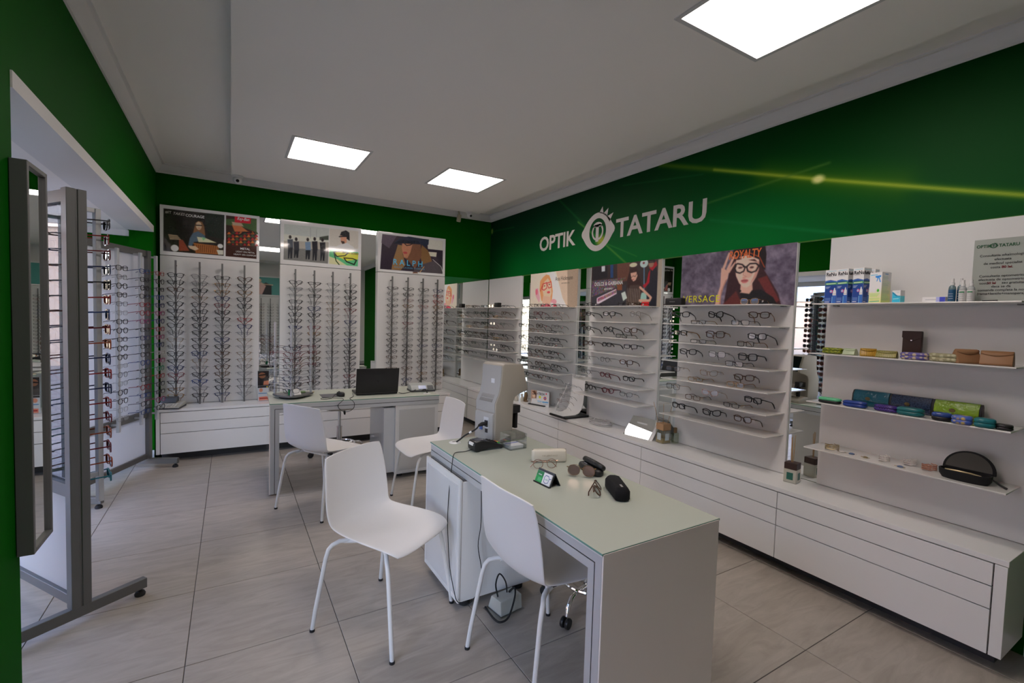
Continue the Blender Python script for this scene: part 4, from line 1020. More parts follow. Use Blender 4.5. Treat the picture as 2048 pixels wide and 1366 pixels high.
def stand(label, base, ang, width, z_mid, glass_top):
    """Local x runs along the panel from its room-side post, local -y is the display side."""
    t = thing('display_stand', label, 'display stand', (base[0], base[1], 0), ang)
    for x in (0.0, width - 0.046):
        fr = MB().prism([(x, -.037), (x + .046, -.037), (x + .046, -.004), (x + .041, -.004), (x + .041, .004), (x + .046, .004), (x + .046, .037), (x, .037), (x, .004), (x + .005, .004), (x + .005, -.004), (x, -.004)], .085, 1.985, 'z')
        fr.build('post', ALUD, t, bevel=.0015, seg=1)
    for z0, z1 in ((.085, .13), (z_mid - .03, z_mid + .03), (1.93, 1.985)):
        MB().box(.046, width - .046, -.022, .022, z0, z1).build('rail', ALUD, t, bevel=.002)
    box('lower_panel', OPAL, .046, width - .046, -.004, .004, .13, z_mid - .03, t)
    box('upper_panel', glass_mat('smoked_pane', (.50, .54, .57), .05) if glass_top else OPAL, .046, width - .046, -.004, .004, z_mid + .03, 1.93, t)
    for x in (0.023, width - .023):
        f = MB().box(x - .018, x + .018, -.27, .27, .035, .085).build('foot', ALUD, t, bevel=.003)
        for y in (-.245, .245):
            MB().lathe([(.0, 0), (.022, 0), (.024, .01), (.018, .022), (.008, .026), (.008, .037)], 14, (x, y, 0)).build('glide', RUBBER, f, smooth=True)
    return t

def stand_rods(t, xs, off, z0, z1, face, rad=.012):
    for x in xs:
        MB().box(x - rad, x + rad, off - .011, off + .011, z0, z1).build('peg_rod', ALU, t, bevel=.002)

# far stand: from the back pillar towards the window, display side to the room
FA = math.atan2(-.57, -.25)
fs = stand('aluminium display stand at the far end of the bay, three rods of colourful glasses', (-.655, 5.40), FA, 1.00, .50, False)
FS_S = [0.0, .215, .50]
stand_rods(fs, FS_S, .075, .44, 1.945, 1)
Mf = Matrix.Translation((-.655, 5.40, 0)) @ Matrix.Rotation(FA, 4, 'Z')
rs = random.Random(33)
colf = [mix_of(41, [('black', 3), ('red', 1.5), ('dark red', 1), ('navy', 1), ('pink', 1), ('clear', 1), ('green', .7), ('blue', 1)]),
        mix_of(42, [('black', 3), ('navy', 2), ('blue', 2), ('red', 1.3), ('orange', 1), ('pink', .6), ('brown', 1)]),
        mix_of(43, [('black', 6), ('gunmetal', 2), ('silver metal', 2), ('tortoise', 1)])]
for j, x in enumerate(FS_S):
    for k in range(18):
        z = 1.785 - .0722 * k
        p = Mf @ Vector((x, .110, z))
        col = colf[j]()
        st = rs.choice(['soft', 'rect', 'round', 'soft'])
        g = glasses(st, col, 'clear', .0026 if col not in ('silver metal', 'gunmetal') else .0015, (.15, .15), .12)
        put(g, p, FA + PI + rs.uniform(-.06, .06), '%s eyeglasses, %s from top on the %s rod of the far bay stand' % (col, ORD[k], ORD[j]), 'eyeglasses on the far stand of the bay')

# near stand: post towards the room, panel running back to the window
NA = math.atan2(.54, -.37)
ns = stand('aluminium display stand at the near end of the bay, sunglasses on both sides', (-.585, 2.800), NA, 1.02, .62, True)
Mn = Matrix.Translation((-.585, 2.800, 0)) @ Matrix.Rotation(NA, 4, 'Z')
stand_rods(ns, [.165, .50, .84], -.145, .50, 1.94, -1, .016)
stand_rods(ns, [.30, .66], .075, .62, 1.90, 1)
brk = MB()
for x in (.165, .52, .88):
    for z in (.64, 1.95 - .02):
        brk.box(x - .01, x + .01, -.145, -.0, z - .01, z + .01)
for x in (.30, .66):
    for z in (.66, 1.88): brk.box(x - .008, x + .008, .0, .075, z, z + .016)
brk.build('rod_bracket', ALU, ns)
fbk = MB()
for x in FS_S:
    for z in (.50, 1.94 - .01): fbk.box(x - .008, x + .008, 0.02, .075, z - .008, z + .008)
fbk.build('rod_bracket', ALU, fs)
csun = mix_of(51, [('black', 5), ('dark red', 2), ('red', 1.4), ('navy', 1.5), ('brown', 2), ('teal', 1), ('blue', .7), ('orange', .6)])
def sun(side, xs, off, zs, face, words):
    for j, x in enumerate(xs):
        for k, z in enumerate(zs):
            p = Mn @ Vector((x, off, z))
            col = csun()
            if side == 0 and j == 0 and k < 3: col = ['gunmetal', 'red', 'dark red'][k]
            if side == 0 and j == 0 and k in (3, 9): col = 'navy'
            g = glasses(rs.choice(['square', 'aviator', 'cat', 'square']), col, rs.choice(['black', 'brown', 'black', 'black']), .0034, (.1, .1), .05, name='sunglasses')
            put(g, p, (NA - math.radians(16) if face < 0 else NA + PI) + rs.uniform(-.05, .05), '%s sunglasses, %s from top on the %s rod of the %s' % (col, ORD[k], ORD[j], words), 'sunglasses on the near stand', 'sunglasses')
sun(0, [.165, .50, .84], -.185, [1.87 - .0735 * k for k in range(18)], -1, "near stand's room side")
sun(1, [.30, .66], .110, [1.80 - .0735 * k for k in range(16)], 1, "near stand's window side")

# tall narrow mirror in an aluminium frame at the end of the near wall
t = thing('tall_mirror', 'tall narrow mirror in a grey aluminium frame at the green wall end', 'mirror', (-.628, 2.205, .60))
m_ = MB()
m_.box(0, .045, 0, .016, 0, 1.35); m_.box(0, .045, .185, .20, 0, 1.35); m_.box(0, .045, .016, .185, 0, .016); m_.box(0, .045, .016, .185, 1.334, 1.35); m_.box(0, .010, .016, .185, .016, 1.334)
m_.build('frame', ALUD, t, bevel=.002)
box('glass', MIRROR, .030, .034, .016, .185, .016, 1.334, t)
# ================================================================ chairs
def chair_proto():
    root = link('shell_chair', None)
    # side profile of the shell: (forward, height, half width, dish)
    pr = [(.240, .428, .196, -.006), (.215, .446, .212, -.002), (.15, .452, .224, .008), (.05, .448, .224, .018), (-.06, .444, .214, .026), (-.125, .447, .206, .030), (-.168, .462, .202, .028),
          (-.190, .500, .210, .028), (-.199, .555, .215, .026), (-.206, .63, .212, .024), (-.215, .71, .204, .022), (-.225, .775, .194, .020), (-.229, .797, .190, .019), (-.230, .803, .188, .019)]
    nu = 13
    vs, fs = [], []
    for i, (f, z, hw, dish) in enumerate(pr):
        j0, j1 = pr[max(i - 1, 0)], pr[min(i + 1, len(pr) - 1)]
        t = Vector((j1[0] - j0[0], j1[1] - j0[1])).normalized()
        nrm = Vector((-t.y, t.x))          # towards the sitter
        if nrm.y < 0 and i < 5: nrm = -nrm
        if i >= 5 and nrm.x < 0: nrm = -nrm
        for k in range(nu):
            u = math.sin(-PI / 2 + PI * k / (nu - 1)) * .5 + (-1 + 2 * k / (nu - 1)) * .5
            d = dish * u * u
            drop = 0
            if i == 0: drop = -.022 * (u * u) ; 
            ff = f + nrm.x * d + (-.020 * u ** 4 if i == 0 else (-.010 * u ** 4 if i == 1 else 0))
            zz = z + nrm.y * d + (0.006 * u ** 4 if i == 0 else 0) - (.012 * abs(u) ** 4 if i >= len(pr) - 2 else 0)
            vs.append((ff, hw * u, zz))
    for i in range(len(pr) - 1):
        for k in range(nu - 1):
            a = i * nu + k
            fs.append((a, a + 1, a + nu + 1, a + nu))
    sh = MB().add(vs, fs).build('seat_shell', CHAIRM, root, smooth='all')
    at = sh.data.attributes.new('crease_vert', 'FLOAT', 'POINT')
    n_ = len(pr)
    for q, w_ in ((0, .75), (nu - 1, .75), ((n_ - 1) * nu, .85), (n_ * nu - 1, .85)): at.data[q].value = w_
    so = sh.modifiers.new('s', 'SOLIDIFY'); so.thickness = .0085; so.offset = 0
    sb = sh.modifiers.new('b', 'SUBSURF'); sb.levels = 2; sb.render_levels = 2
    fr = MB()
    for s in (-1, 1):
        fr.tube([(.12, s * .155, .420), (.06, s * .13, .424), (-.06, s * .13, .420), (-.12, s * .155, .415)], .0095, 8)
    fr.tube([(.05, -.13, .424), (.05, .13, .424)], .0095, 8)
    fr.tube([(-.07, -.13, .420), (-.07, .13, .420)], .0095, 8)
    fr.build('seat_frame', LEGM, root, smooth=True)
    for f, s in ((1, 1), (1, -1), (-1, 1), (-1, -1)):
        x0, y0 = f * .228, s * .238
        pts = [(x0, y0, .006), (x0 - f * .012, y0 - s * .006, .10), (f * .178, s * .210, .345), (f * .168, s * .204, .385), (f * .155, s * .194, .405), (f * .135, s * .172, .418), (f * .10, s * .145, .422)]
        lg = MB().tube(pts, .0098, 12).build('leg', LEGM, root, smooth=True)
        MB().lathe([(.0, 0), (.0115, 0), (.0120, .004), (.0115, .012), (.0, .012)], 12, (x0, y0, 0)).build('foot_cap', RUBBER, lg, smooth=True)
    for s in (-1, 1):
        MB().box(-.075, -.045, s * .13 - .011, s * .13 + .011, .420, .438).build('clip', BLACKP, root)
    return root
ch0 = chair_proto()
def place_chair(c0, x, y, deg, label):
    c0.location = (x, y, 0); c0.rotation_euler = (0, 0, math.radians(deg))
    c0['label'] = label; c0['category'] = 'chair'; c0['group'] = 'white shell chairs at the two desks'
for i, (x, y, d, lb) in enumerate([(.650, 2.200, -55, 'white shell chair standing free between the desks, its inner seat turned to view'),
                                   (1.142, 1.580, 3, 'white shell chair pushed under the desk with sunglasses, seen from behind'),
                                   (.612, 3.755, 33, "white shell chair facing the laptop desk, next to that desk's aluminium leg"),
                                   (1.355, 3.470, 180, 'white shell chair in side view before the pedestal of the laptop desk')]):
    c = ch0 if i == 0 else copy_tree(ch0)
    place_chair(c, x, y, d, lb)

# ================================================================ desks
def desk(label, loc, rz, L, D, leg_at_end):
    """Local x 0..L along the desk, y 0..D its depth. leg_at_end: 0 -> slab leg at x=0, 1 -> at x=L."""
    t = thing('desk', label, 'desk', loc, rz)
    H = .741
    T = .066            # thickness of the aluminium sandwich
    lx0, lx1 = (0.0, T) if leg_at_end == 0 else (L - T, L)
    # core: white faced slab and slab leg
    box('top_slab', WHITE, .003, L - .003, .006, D - .006, H - .008 - T, H - .008, t)
    a, b = (lx0 + .003, lx1 - .003)
    box('leg_slab', WHITE, a, b, .006, D - .006, .014, H - .008 - T, t)
    box('end_glass', mat('end_glass', (.86, .80, .73), .06, spec=.7, coat=1.0), *((-.006, .001) if leg_at_end == 0 else (L - .001, L + .006)), 0.0, D, .010, H - .004, t, bevel=.001)
    g = MB().box(-.004, L + .004, -.004, D + .004, H - .008, H).build('glass_top', FROST, t, bevel=.0012)
    e = MB()
    e.box(-.0046, L + .0046, -.0046, -.0038, H - .0072, H - .001); e.box(-.0046, L + .0046, D + .0038, D + .0046, H - .0072, H - .001)
    e.box(-.0046, -.0038, -.004, D + .004, H - .0072, H - .001); e.box(L + .0038, L + .0046, -.004, D + .004, H - .0072, H - .001)
    e.build('glass_edge', GEDGE, t)
    zt = H - .008
    box('white_edge', WHITE, -.003, L + .003, -.003, D + .003, H - .0125, H - .0082, t)
    zt -= .004
    for y0, y1 in ((-.001, .008), (D - .008, D + .001)):
        for nm, o0, o1, m in (('outer_band', 0.0, .032, ALU), ('inner_band', .036, T, ALU), ('shadow_gap', .032, .036, GAPM)):
            mb = MB()
            yy0, yy1 = (y0, y1) if nm != 'shadow_gap' else (y0 + .002, y1 - .002)
            if leg_at_end == 0:
                mb.prism([(o0, .012), (o1, .012), (o1, zt - o1), (L, zt - o1), (L, zt - o0), (o0, zt - o0)], yy0, yy1, 'y')
            else:
                mb.prism([(L - o0, .012), (L - o1, .012), (L - o1, zt - o1), (0, zt - o1), (0, zt - o0), (L - o0, zt - o0)], yy0, yy1, 'y')
            mb.build(nm, m, t, bevel=.0008 if m is ALU else 0, seg=1)
    for y in (.05, D - .05):
        MB().lathe([(.0, 0), (.016, 0), (.017, .004), (.010, .012), (.0, .013)], 14, ((a + b) / 2, y, 0)).build('glide', ALUD, t, smooth=True)
    return t

# near desk: long side along the room's depth; local x -> towards the camera (-Y), local y -> +X
nd = desk('white desk with frosted green glass top, sunglasses and lens machine on it', (1.003, 2.545, 0), -PI / 2, 1.468, .575, 1)
fd = desk('white desk with frosted glass top carrying the laptop, before the far wall', (.268, 4.118, 0), math.radians(-1.8), 1.405, .62, 0)

def pedestal(label, x0, x1, y0, y1, z0, z1, door, par_lab):
    t = thing('pedestal_cabinet', label, 'cabinet', (x0, y0, 0))
    W, D = x1 - x0, y1 - y0
    box('carcass', WHITE, 0, W, 0, D, z0, z1, t, bevel=.0015)
    # framed glass skin on the visitor side
    gm = mat('grey_glass_skin', (.56, .56, .55), .12, coat=1.0)
    if door == 'X':
        box('side_frame', LEGM, -.012, -.001, -.004, D + .004, z0, z1 + .012, t, bevel=.001)
        box('side_glass', mat('pale_glass_skin', (.70, .72, .74), .12, coat=1.0), -.015, -.0115, .018, D - .018, z0 + .03, z1 - .02, t)
    else:
        box('side_frame', LEGM, -.004, W + .004, -.012, -.001, z0, z1 + .012, t, bevel=.001)
        box('side_glass', gm, .03, W - .03, -.015, -.0115, z0 + .03, z1 - .03, t)
    box('top_cap', ALUD, .01, W - .01, .01, D - .01, z1, z1 + .01, t)
    for x, y in ((.05, .05), (W - .05, .05), (.05, D - .05), (W - .05, D - .05)):
        MB().lathe([(.0, 0), (.022, 0), (.03, .006), (.03, z0 - .004), (.0, z0 - .002)], 14, (x, y, 0)).build('castor', RUBBER, t, smooth=True)
    return t
pedestal('white pedestal cabinet under the grommet end of the near desk, cable hanging down it', .980, 1.40, 2.065, 2.52, .045, .655, 'X', '')
pd2 = pedestal('white pedestal cabinet with grey glass side under the laptop desk', 1.275, 1.672, 4.11, 4.66, .035, .650, 'Y', '')
o = MB().box(-.10, -.001, .02, .50, .05, .640).build('wing_panel', mat('pale_glass_panel', (.62, .65, .68), .15, coat=.6), pd2)

# ================================================================ swivel stools
def stool(label, x, y, rz, seat_z, R=.262):
    t = thing('swivel_stool', label, 'stool', (x, y, 0), rz)
    MB().lathe([(.0, seat_z - .062), (.15, seat_z - .060), (.180, seat_z - .045), (.190, seat_z - .024), (.178, seat_z - .006), (.14, seat_z), (.0, seat_z)], 36).build('seat_cushion', mat('cream_vinyl', (.66, .62, .56), .3, bump=.1, bscale=200), t, smooth=True)
    c = MB().lathe([(.0, seat_z - .075), (.032, seat_z - .075), (.032, seat_z - .062), (.0, seat_z - .062)], 18).build('mount', BLACKP, t, smooth=True)
    MB().tube([(.02, 0, seat_z - .07), (.055, .01, seat_z - .075), (.062, .012, seat_z - .11), (.066, .014, seat_z - .135)], [.006, .007, .012, .008], 8).build('lever', BLACKP, t, smooth=True)
    MB().lathe([(.0, .30), (.0155, .30), (.0155, seat_z - .075), (.0, seat_z - .075)], 18).build('inner_tube', CHROME, t, smooth=True)
    MB().lathe([(.0, .09), (.026, .09), (.026, .31), (.029, .312), (.029, .325), (.0, .325)], 20).build('outer_tube', CHROME, t, smooth=True)
    hub = MB().lathe([(.0, .095), (.045, .095), (.045, .135), (.03, .15), (.0, .15)], 18).build('hub', CHROME, t, smooth=True)
    for k in range(5):
        a = 2 * PI * k / 5
        d = Vector((math.cos(a), math.sin(a), 0))
        MB().tube([d * .035 + Vector((0, 0, .12)), d * .15 + Vector((0, 0, .135)), d * (R - .037) + Vector((0, 0, .125)), d * (R - .007) + Vector((0, 0, .095)), d * R + Vector((0, 0, .055))], .0125, 10).build('base_arm', CHROME, t, smooth=True)
        cs = MB()
        pz = d * R
        s = Vector((-d.y, d.x, 0))
        for w_ in (-1, 1):
            cc = pz + s * (.013 * w_) + d * .010
            n = 14
            ring = [(.0, -.008), (.024, -.008), (.0265, -.004), (.0265, .004), (.024, .008), (.0, .008)]
            vs, fs = [], []
            for r_, h_ in ring:
                for q in range(n):
                    an = 2 * PI * q / n
                    v = cc + s * h_ + d * (r_ * math.cos(an)) + Vector((0, 0, .0268 + r_ * math.sin(an)))
                    vs.append(v)
            for i_ in range(len(ring) - 1):
                for q in range(n): fs.append((i_ * n + q, i_ * n + (q + 1) % n, (i_ + 1) * n + (q + 1) % n, (i_ + 1) * n + q))
            cs.add(vs, fs)
        cs.build('castor', BLACKP, t, smooth=True)
    n = 36
    MB().tube([(.15 * math.cos(2 * PI * k / n), .15 * math.sin(2 * PI * k / n), .146) for k in range(n + 1)], .010, 8, cap=False).build('foot_ring', CHROME, t, smooth=True)
    return t
stool('round cream swivel stool with chrome base behind the laptop desk', .955, 4.965, .3, .565)
stool('chrome swivel stool base with black castors under the near desk', 1.60, 1.795, math.radians(-159), .52, .232)
# ================================================================ things on the near desk (top at z = .741)
ZT = .741
def prism_thing(mb, *a, **k): pass

# lens measuring machine, its back to the window, its head over the desk
MR = math.radians(12)
t = thing('lens_meter', 'tall beige optical measuring machine with power cable at the back, on the near desk', 'optical machine', (1.262, 2.520, ZT), MR)
W = .185      # local x forwards (to the logo wall), local y 0..-W towards the camera
body = MB().prism([(.012, .018), (.012, .235), (.040, .290), (.052, .345), (.058, .452), (.075, .462), (.222, .455), (.272, .302), (.266, .292), (.200, .277), (.168, .262), (.153, .232), (.150, .055), (.150, .018)], -W, 0, 'y')
body.build('housing', MACH, t, smooth=True, bevel=.007, seg=3)
back = MB().prism([(.0, .012), (.0, .165), (.004, .172), (.014, .178), (.014, .012)], -W + .012, -.012, 'y').build('rear_cover', MACH2, t, smooth=True, bevel=.003)
MB().prism([(.010, .180), (.010, .236), (.038, .291), (.050, .346), (.056, .450), (.0595, .450), (.0535, .345), (.0415, .290), (.0135, .235), (.0135, .180)], -W + .008, -.008, 'y').build('back_plate', MACH2, t, smooth=True)
v = MB()
for k in range(14):
    f = k / 13
    x = .0095 + (.033 - .0095) * f; z = .239 + (.279 - .239) * f
    if k == 6: continue
    v.box(x - .001, x + .0015, -W + .035, -.035, z, z + .0016)
v.build('vent', mat('vent_grey', (.30, .28, .26), .7), t, kind='stuff')
box('rating_label', mat('silver_label', (.6, .62, .66), .3, .3), .0495, .0525, -.125, -.095, .346, .372, t)
sk = MB().box(-.002, .004, -.140, -.095, .085, .148).build('socket_plate', ALU, back, bevel=.001)
MB().box(-.006, .0, -.134, -.108, .092, .130).build('power_socket', BLACKP, t)
MB().box(-.004, .0, -.132, -.112, .058, .080).build('switch', BLACKP, t)
MB().box(-.004, .0, -.085, -.060, .068, .098).build('serial_port', mat('port_blue', (.05, .10, .30), .4), t)
for y, z in ((-.168, .35), (-.020, .352)):
    MB().lathe([(.0, -.0), (.003, -.0), (.003, .002), (.0, .002)], 8, (.0505, y, z), axis='x').build('screw', BLACKP, t)
foot = MB().prism([(.02, .0), (.02, .020), (.150, .06), (.195, .058), (.235, .040), (.262, .026), (.268, .0)], -W - .0, .0, 'y').build('base', MACH, t, smooth=True, bevel=.005)
MB().box(.152, .236, -.160, -.110, .155, .202).build('lens_stage', BLACKP, t, bevel=.004)
MB().box(.204, .224, -.150, -.120, .060, .156).build('stage_post', BLACKM, t, bevel=.002)
MB().prism([(.200, .070), (.252, .078), (.236, .168), (.200, .176)], -.110, -.04, 'y').build('table', MACH, t, bevel=.003)
MB().prism([(.226, .448), (.272, .306), (.2755, .308), (.2295, .449)], -W + .02, -.02, 'y').build('screen', mat('dark_screen', (.01, .012, .015), .1, coat=.5), t)
# its mains cable, plug to the grommet
Mm = Matrix.Translation((1.262, 2.520, ZT)) @ Matrix.Rotation(MR, 4, 'Z')
g0 = Vector((1.118, 2.462, ZT + .002))
pw = [Mm @ Vector(q) for q in [(-.006, -.121, .112), (-.035, -.121, .112), (-.058, -.120, .106)]]
t = thing('power_cable', 'black mains cable running from the measuring machine into the desk grommet', 'cable', pw[0])
off = Matrix.Translation(-pw[0])
MB().tube([off @ p for p in pw], [.011, .012, .007], 8).build('plug', RUBBER, t, smooth=True)
path = [pw[2], pw[2] + Vector((-.03, -.02, -.015)), Vector((1.150, 2.40, ZT + .055)), Vector((1.135, 2.435, ZT + .025)), g0 + Vector((.008, 0, .004))]
def smooth_path(P, n=5):
    P = [Vector(p) for p in P]
    out = []
    for i in range(len(P) - 1):
        p0, p1, p2, p3 = P[max(i - 1, 0)], P[i], P[i + 1], P[min(i + 2, len(P) - 1)]
        for k in range(n):
            u = k / n
            out.append(.5 * ((2 * p1) + (-p0 + p2) * u + (2 * p0 - 5 * p1 + 4 * p2 - p3) * u * u + (-p0 + 3 * p1 - 3 * p2 + p3) * u ** 3))
    out.append(P[-1])
    return out
MB().tube([off @ p for p in smooth_path(path)], .0045, 6).build('cord', RUBBER, t, smooth=True)
MB().tube([off @ p for p in smooth_path(path)[7:9]], .0062, 8).build('white_collar', PAPER, t, smooth=True)
def grommet(x, y, where):
    t = thing('cable_grommet', 'round white cable cover let into the desk top ' + where, 'cable cover', (x, y, ZT))
    MB().lathe([(.0, .0), (.034, .0), (.034, .002), (.031, .0035), (.0, .0035)], 28).build('disc', LEGM, t, smooth=True)
    MB().box(-.012, .012, .004, .012, .0035, .0042).build('slot', BLACKP, t)
grommet(1.118, 2.468, 'beside the card terminal')
grommet(1.592, 4.180, 'beside the grey check printer')

# card terminal
t = thing('card_terminal', 'black handheld card payment terminal lying before the measuring machine', 'payment terminal', (1.215, 2.275, ZT), math.radians(2))
MB().prism([(-.088, .012), (-.090, .040), (-.078, .056), (-.040, .060), (.02, .046), (.085, .026), (.092, .018), (.090, .004), (.078, .002), (.074, .010), (.02, .016), (-.045, .008), (-.06, .0), (-.078, .0)], -.040, .040, 'y').build('body', BLACKP, t, smooth=True, bevel=.005, seg=3)
MB().prism([(-.070, .0575), (-.038, .061), (-.006, .054), (-.006, .0555), (-.038, .0625), (-.070, .059)], -.028, .028, 'y').build('display', mat('terminal_screen', (.10, .10, .12), .15), t)
k_ = 0
for i in range(4):
    for j in range(3):
        x = .012 + i * .018
        z = .0485 - (x - .01) * .29
        m = BLACKM if i < 3 else [mat('key_green', (.02, .35, .05), .4), mat('key_yellow', (.7, .5, .03), .4), mat('key_red', (.6, .03, .03), .4)][j]
        MB().box(x, x + .012, -.027 + j * .019, -.012 + j * .019, z - .002, z + .0022).build('key', m, t, bevel=.0008)
MB().box(-.092, -.084, -.022, .022, .034, .050).build('paper_slot', LEGM, t, bevel=.001)
# its cable over the desk edge and down to the floor
pth = smooth_path([(1.128, 2.262, ZT + .012), (1.085, 2.262, ZT + .005), (1.035, 2.262, ZT + .006), (1.002, 2.225, ZT + .006), (.984, 2.200, ZT - .03), (.960, 2.180, .55), (.954, 2.172, .42), (.950, 2.150, .33), (.952, 2.125, .20),
                   (.955, 2.070, .10), (.962, 2.050, .065), (.985, 2.046, .055), (1.02, 2.035, .045), (1.07, 2.035, .10), (1.085, 2.035, .20), (1.062, 2.035, .33), (1.075, 2.035, .45), (1.070, 2.035, .668)])
MB().tube(pth, .0022, 6).build('terminal_cable', RUBBER, smooth=True, label='thin black cable hanging in a loop from the card terminal past the pedestal', cat='cable')

# acrylic holder with cards
t = thing('card_holder', 'clear acrylic box of printed cards beside the card terminal', 'card holder', (1.375, 2.240, ZT), .05)
a = MB()
a.box(-.055, .055, -.055, .055, 0, .003)
a.box(-.055, .055, .052, .055, .003, .085); a.box(-.055, -.052, -.055, .052, .003, .085)
a.box(.052, .055, -.055, .052, .003, .085); a.box(-.052, .052, -.055, -.052, .003, .022)
a.build('tray', ACRY, t)
cards = MB()
for k in range(9):
    dx = random.uniform(-.003, .003)
    cards.box(-.045 + dx, .045 + dx, -.038, .038, .004 + k * .002, .0055 + k * .002)
cards.build('card', PAPER, t, kind='stuff')
box('top_card', mat('blue_stripe', (.16, .2, .5), .5), -.044, .044, .010, .022, .0222, .0226, t)

# pale spectacle case standing on edge, rose gold glasses before it
cr = mat('cream_leatherette', (.66, .61, .50), .45, bump=.2, bscale=300)
t = thing('glasses_case', 'cream glasses case standing on its long edge near the desk middle', 'glasses case', (1.312, 1.945, ZT), math.radians(-22))
MB().box(0, .180, 0, .042, 0, .066).build('shell', cr, t, smooth=True, bevel=.012, seg=4)
MB().box(.001, .179, .020, .0215, .0, .0665).build('seam', mat('seam_line', (.35, .32, .26), .6), t, bevel=.0)
text('VALENTINO', .012, wall_frame('B', .05, -.0004, .033), mat('gold_foil', (.45, .38, .25), .35, .5), t, spacing=1.3)
g = glasses('round', 'rose gold', 'clear', .0015, (1.40, 1.32), 0, tcolor='rose gold')
put(g, (1.318, 1.845, ZT + .0255), math.radians(-19), 'rose gold oval eyeglasses with folded temples in front of the cream case', 'glasses lying on the near desk', rx=-.18)

# business card stand
t = thing('business_card_stand', 'black folded stand with green and white business cards', 'card stand', (1.180, 1.668, ZT), math.radians(-85))
h = .058; wd = .110
bm_ = MB().prism([(-.0, 0), (.026, h), (.029, h), (.0045, .0015)], -wd / 2, wd / 2, 'y')
bm_.v = [(y, x, z) for x, y, z in bm_.v]
bm_.build('front_plate', BLACKP, t, bevel=.0006)
MB().prism([(-.006, 0), (-.006, .007), (-.0045, .007), (-.0045, .0015), (.004, .0015), (.004, 0)], -wd / 2, wd / 2, 'x').build('lip', BLACKP, t)
MB().prism([(.026, h), (.029, h + .001), (.060, .001), (.057, 0)], -wd / 2, wd / 2, 'x').build('back_plate', BLACKP, t)
ph = math.atan2(.026, h)
fr_ = Matrix.Translation((-wd / 2 + .006, -.0035, .004)) @ Matrix.Rotation(PI / 2 - ph, 4, 'X')
cp = Paint(.098, .052, .0011, (236, 238, 242))
cp.poly([(0, 0), (.46, 0), (.46, 1), (0, 1)], (8, 128, 52)); cp.poly([(0, 0), (.46, 0), (.46, .42), (0, .42)], (4, 96, 44))
cp.line([(.55, .35), (.62, .2), (.80, .2), (.88, .4), (.85, .75), (.70, .85), (.58, .75), (.55, .35)], .05, (20, 40, 96))
cp.line([(.88, .4), (1.0, .35)], .05, (20, 40, 96))
for yy in (.28, .33): cp.line([(.12, yy), (.34, yy)], .03, (190, 225, 200))
for yy in (.58, .66, .74, .82): cp.line([(.16, yy), (.38, yy)], .02, (150, 210, 165))
for yy in (.5, .56): cp.line([(.63, yy), (.82, yy)], .025, (30, 120, 80))
cd = MB().box(0, .098, 0, .052, -.006, .0); cd.v = [tuple(fr_ @ Vector(v)) for v in cd.v]
cdo = cd.build('business_card', PAPER, t)
cp.build('card_print', fr_ @ Matrix.Translation((0, 0, .0006)), PRINT, cdo, gain=1.6)

# aviator sunglasses, lying on folded temples
g = glasses('aviator', 'gold metal', 'rose', .0014, (.35, .5), 0, name='sunglasses')
put(g, (1.404, 1.672, ZT + .030), math.radians(-42), 'gold aviator sunglasses with rose mirrored lenses lying by the black wavy case', 'glasses lying on the near desk', 'sunglasses', rx=-.45)
# folded tortoise glasses
g = glasses('round', 'tortoise', 'clear', .0026, (1.45, 1.25), 0, name='eyeglasses', tcolor='tortoise')
put(g, (1.332, 1.478, ZT + .024), math.radians(46), 'tortoise and gold round eyeglasses, folded, beside the black hexagonal case', 'glasses lying on the near desk', rx=-.7)

# open black case with a wavy lid line, and the hexagonal case leaning on it
def blob(outline, h, mi=0, n=5, sh=.82):
    """Soft pillow over an outline: rings from the base to the crown."""
    mb = MB()
    cx = sum(p[0] for p in outline) / len(outline); cy = sum(p[1] for p in outline) / len(outline)
    rings = [(.93, 0), (1.0, h * .22), (1.0, h * .55), (.93, h * .82), (.78, h * .96), (.45, h)]
    m = len(outline)
    vs = []
    for s, z in rings:
        vs += [(cx + (x - cx) * s, cy + (y - cy) * s, z) for x, y in outline]
    fs = [tuple(range(m))[::-1]]
    for i in range(len(rings) - 1):
        for k in range(m): fs.append((i * m + k, i * m + (k + 1) % m, (i + 1) * m + (k + 1) % m, (i + 1) * m + k))
    fs.append(tuple((len(rings) - 1) * m + k for k in range(m)))
    return mb.add(vs, fs)
def ellipse_pts(a, b, n=28, e=2.6, fx=None):
    out = []
    for k in range(n):
        t_ = 2 * PI * k / n
        x = a * math.copysign(abs(math.cos(t_)) ** (2 / e), math.cos(t_)); y = b * math.copysign(abs(math.sin(t_)) ** (2 / e), math.sin(t_))
        if fx: x, y = fx(x, y)
        out.append((x, y))
    return out
t = thing('glasses_case', 'black leather glasses case with wavy waist, open, at the desk edge', 'glasses case', (1.495, 1.712, ZT), math.radians(-98))
wav = lambda x, y: (x, y * (1 - .20 * math.exp(-(x / .022) ** 2)) + (.006 if y > 0 else -.004) * math.sin(x * 40))
blob(ellipse_pts(.088, .036, 36, 2.4, wav), .034).build('base', BLACKL, t, smooth='all')
lid = blob(ellipse_pts(.086, .034, 36, 2.4, wav), .026)
lid.v = [(x, y * .9, z) for x, y, z in lid.v]
lid.build('lid', BLACKL, t, smooth='all', loc=(0, .012, .030), rot=(-.55, 0, 0))
text('VOGUE', .009, Matrix.Translation((-.05, -.012, .0345)), mat('silver_print', (.5, .5, .5), .4), t)
t = thing('glasses_case', 'black hexagonal glasses case leaning up beside the folded tortoise glasses', 'glasses case', (1.402, 1.432, ZT), math.radians(62))
hexo = [(-.090, -.012), (-.078, -.032), (.078, -.036), (.096, -.016), (.096, .016), (.078, .034), (-.078, .030), (-.090, .014)]
c_ = MB()
m = len(hexo)
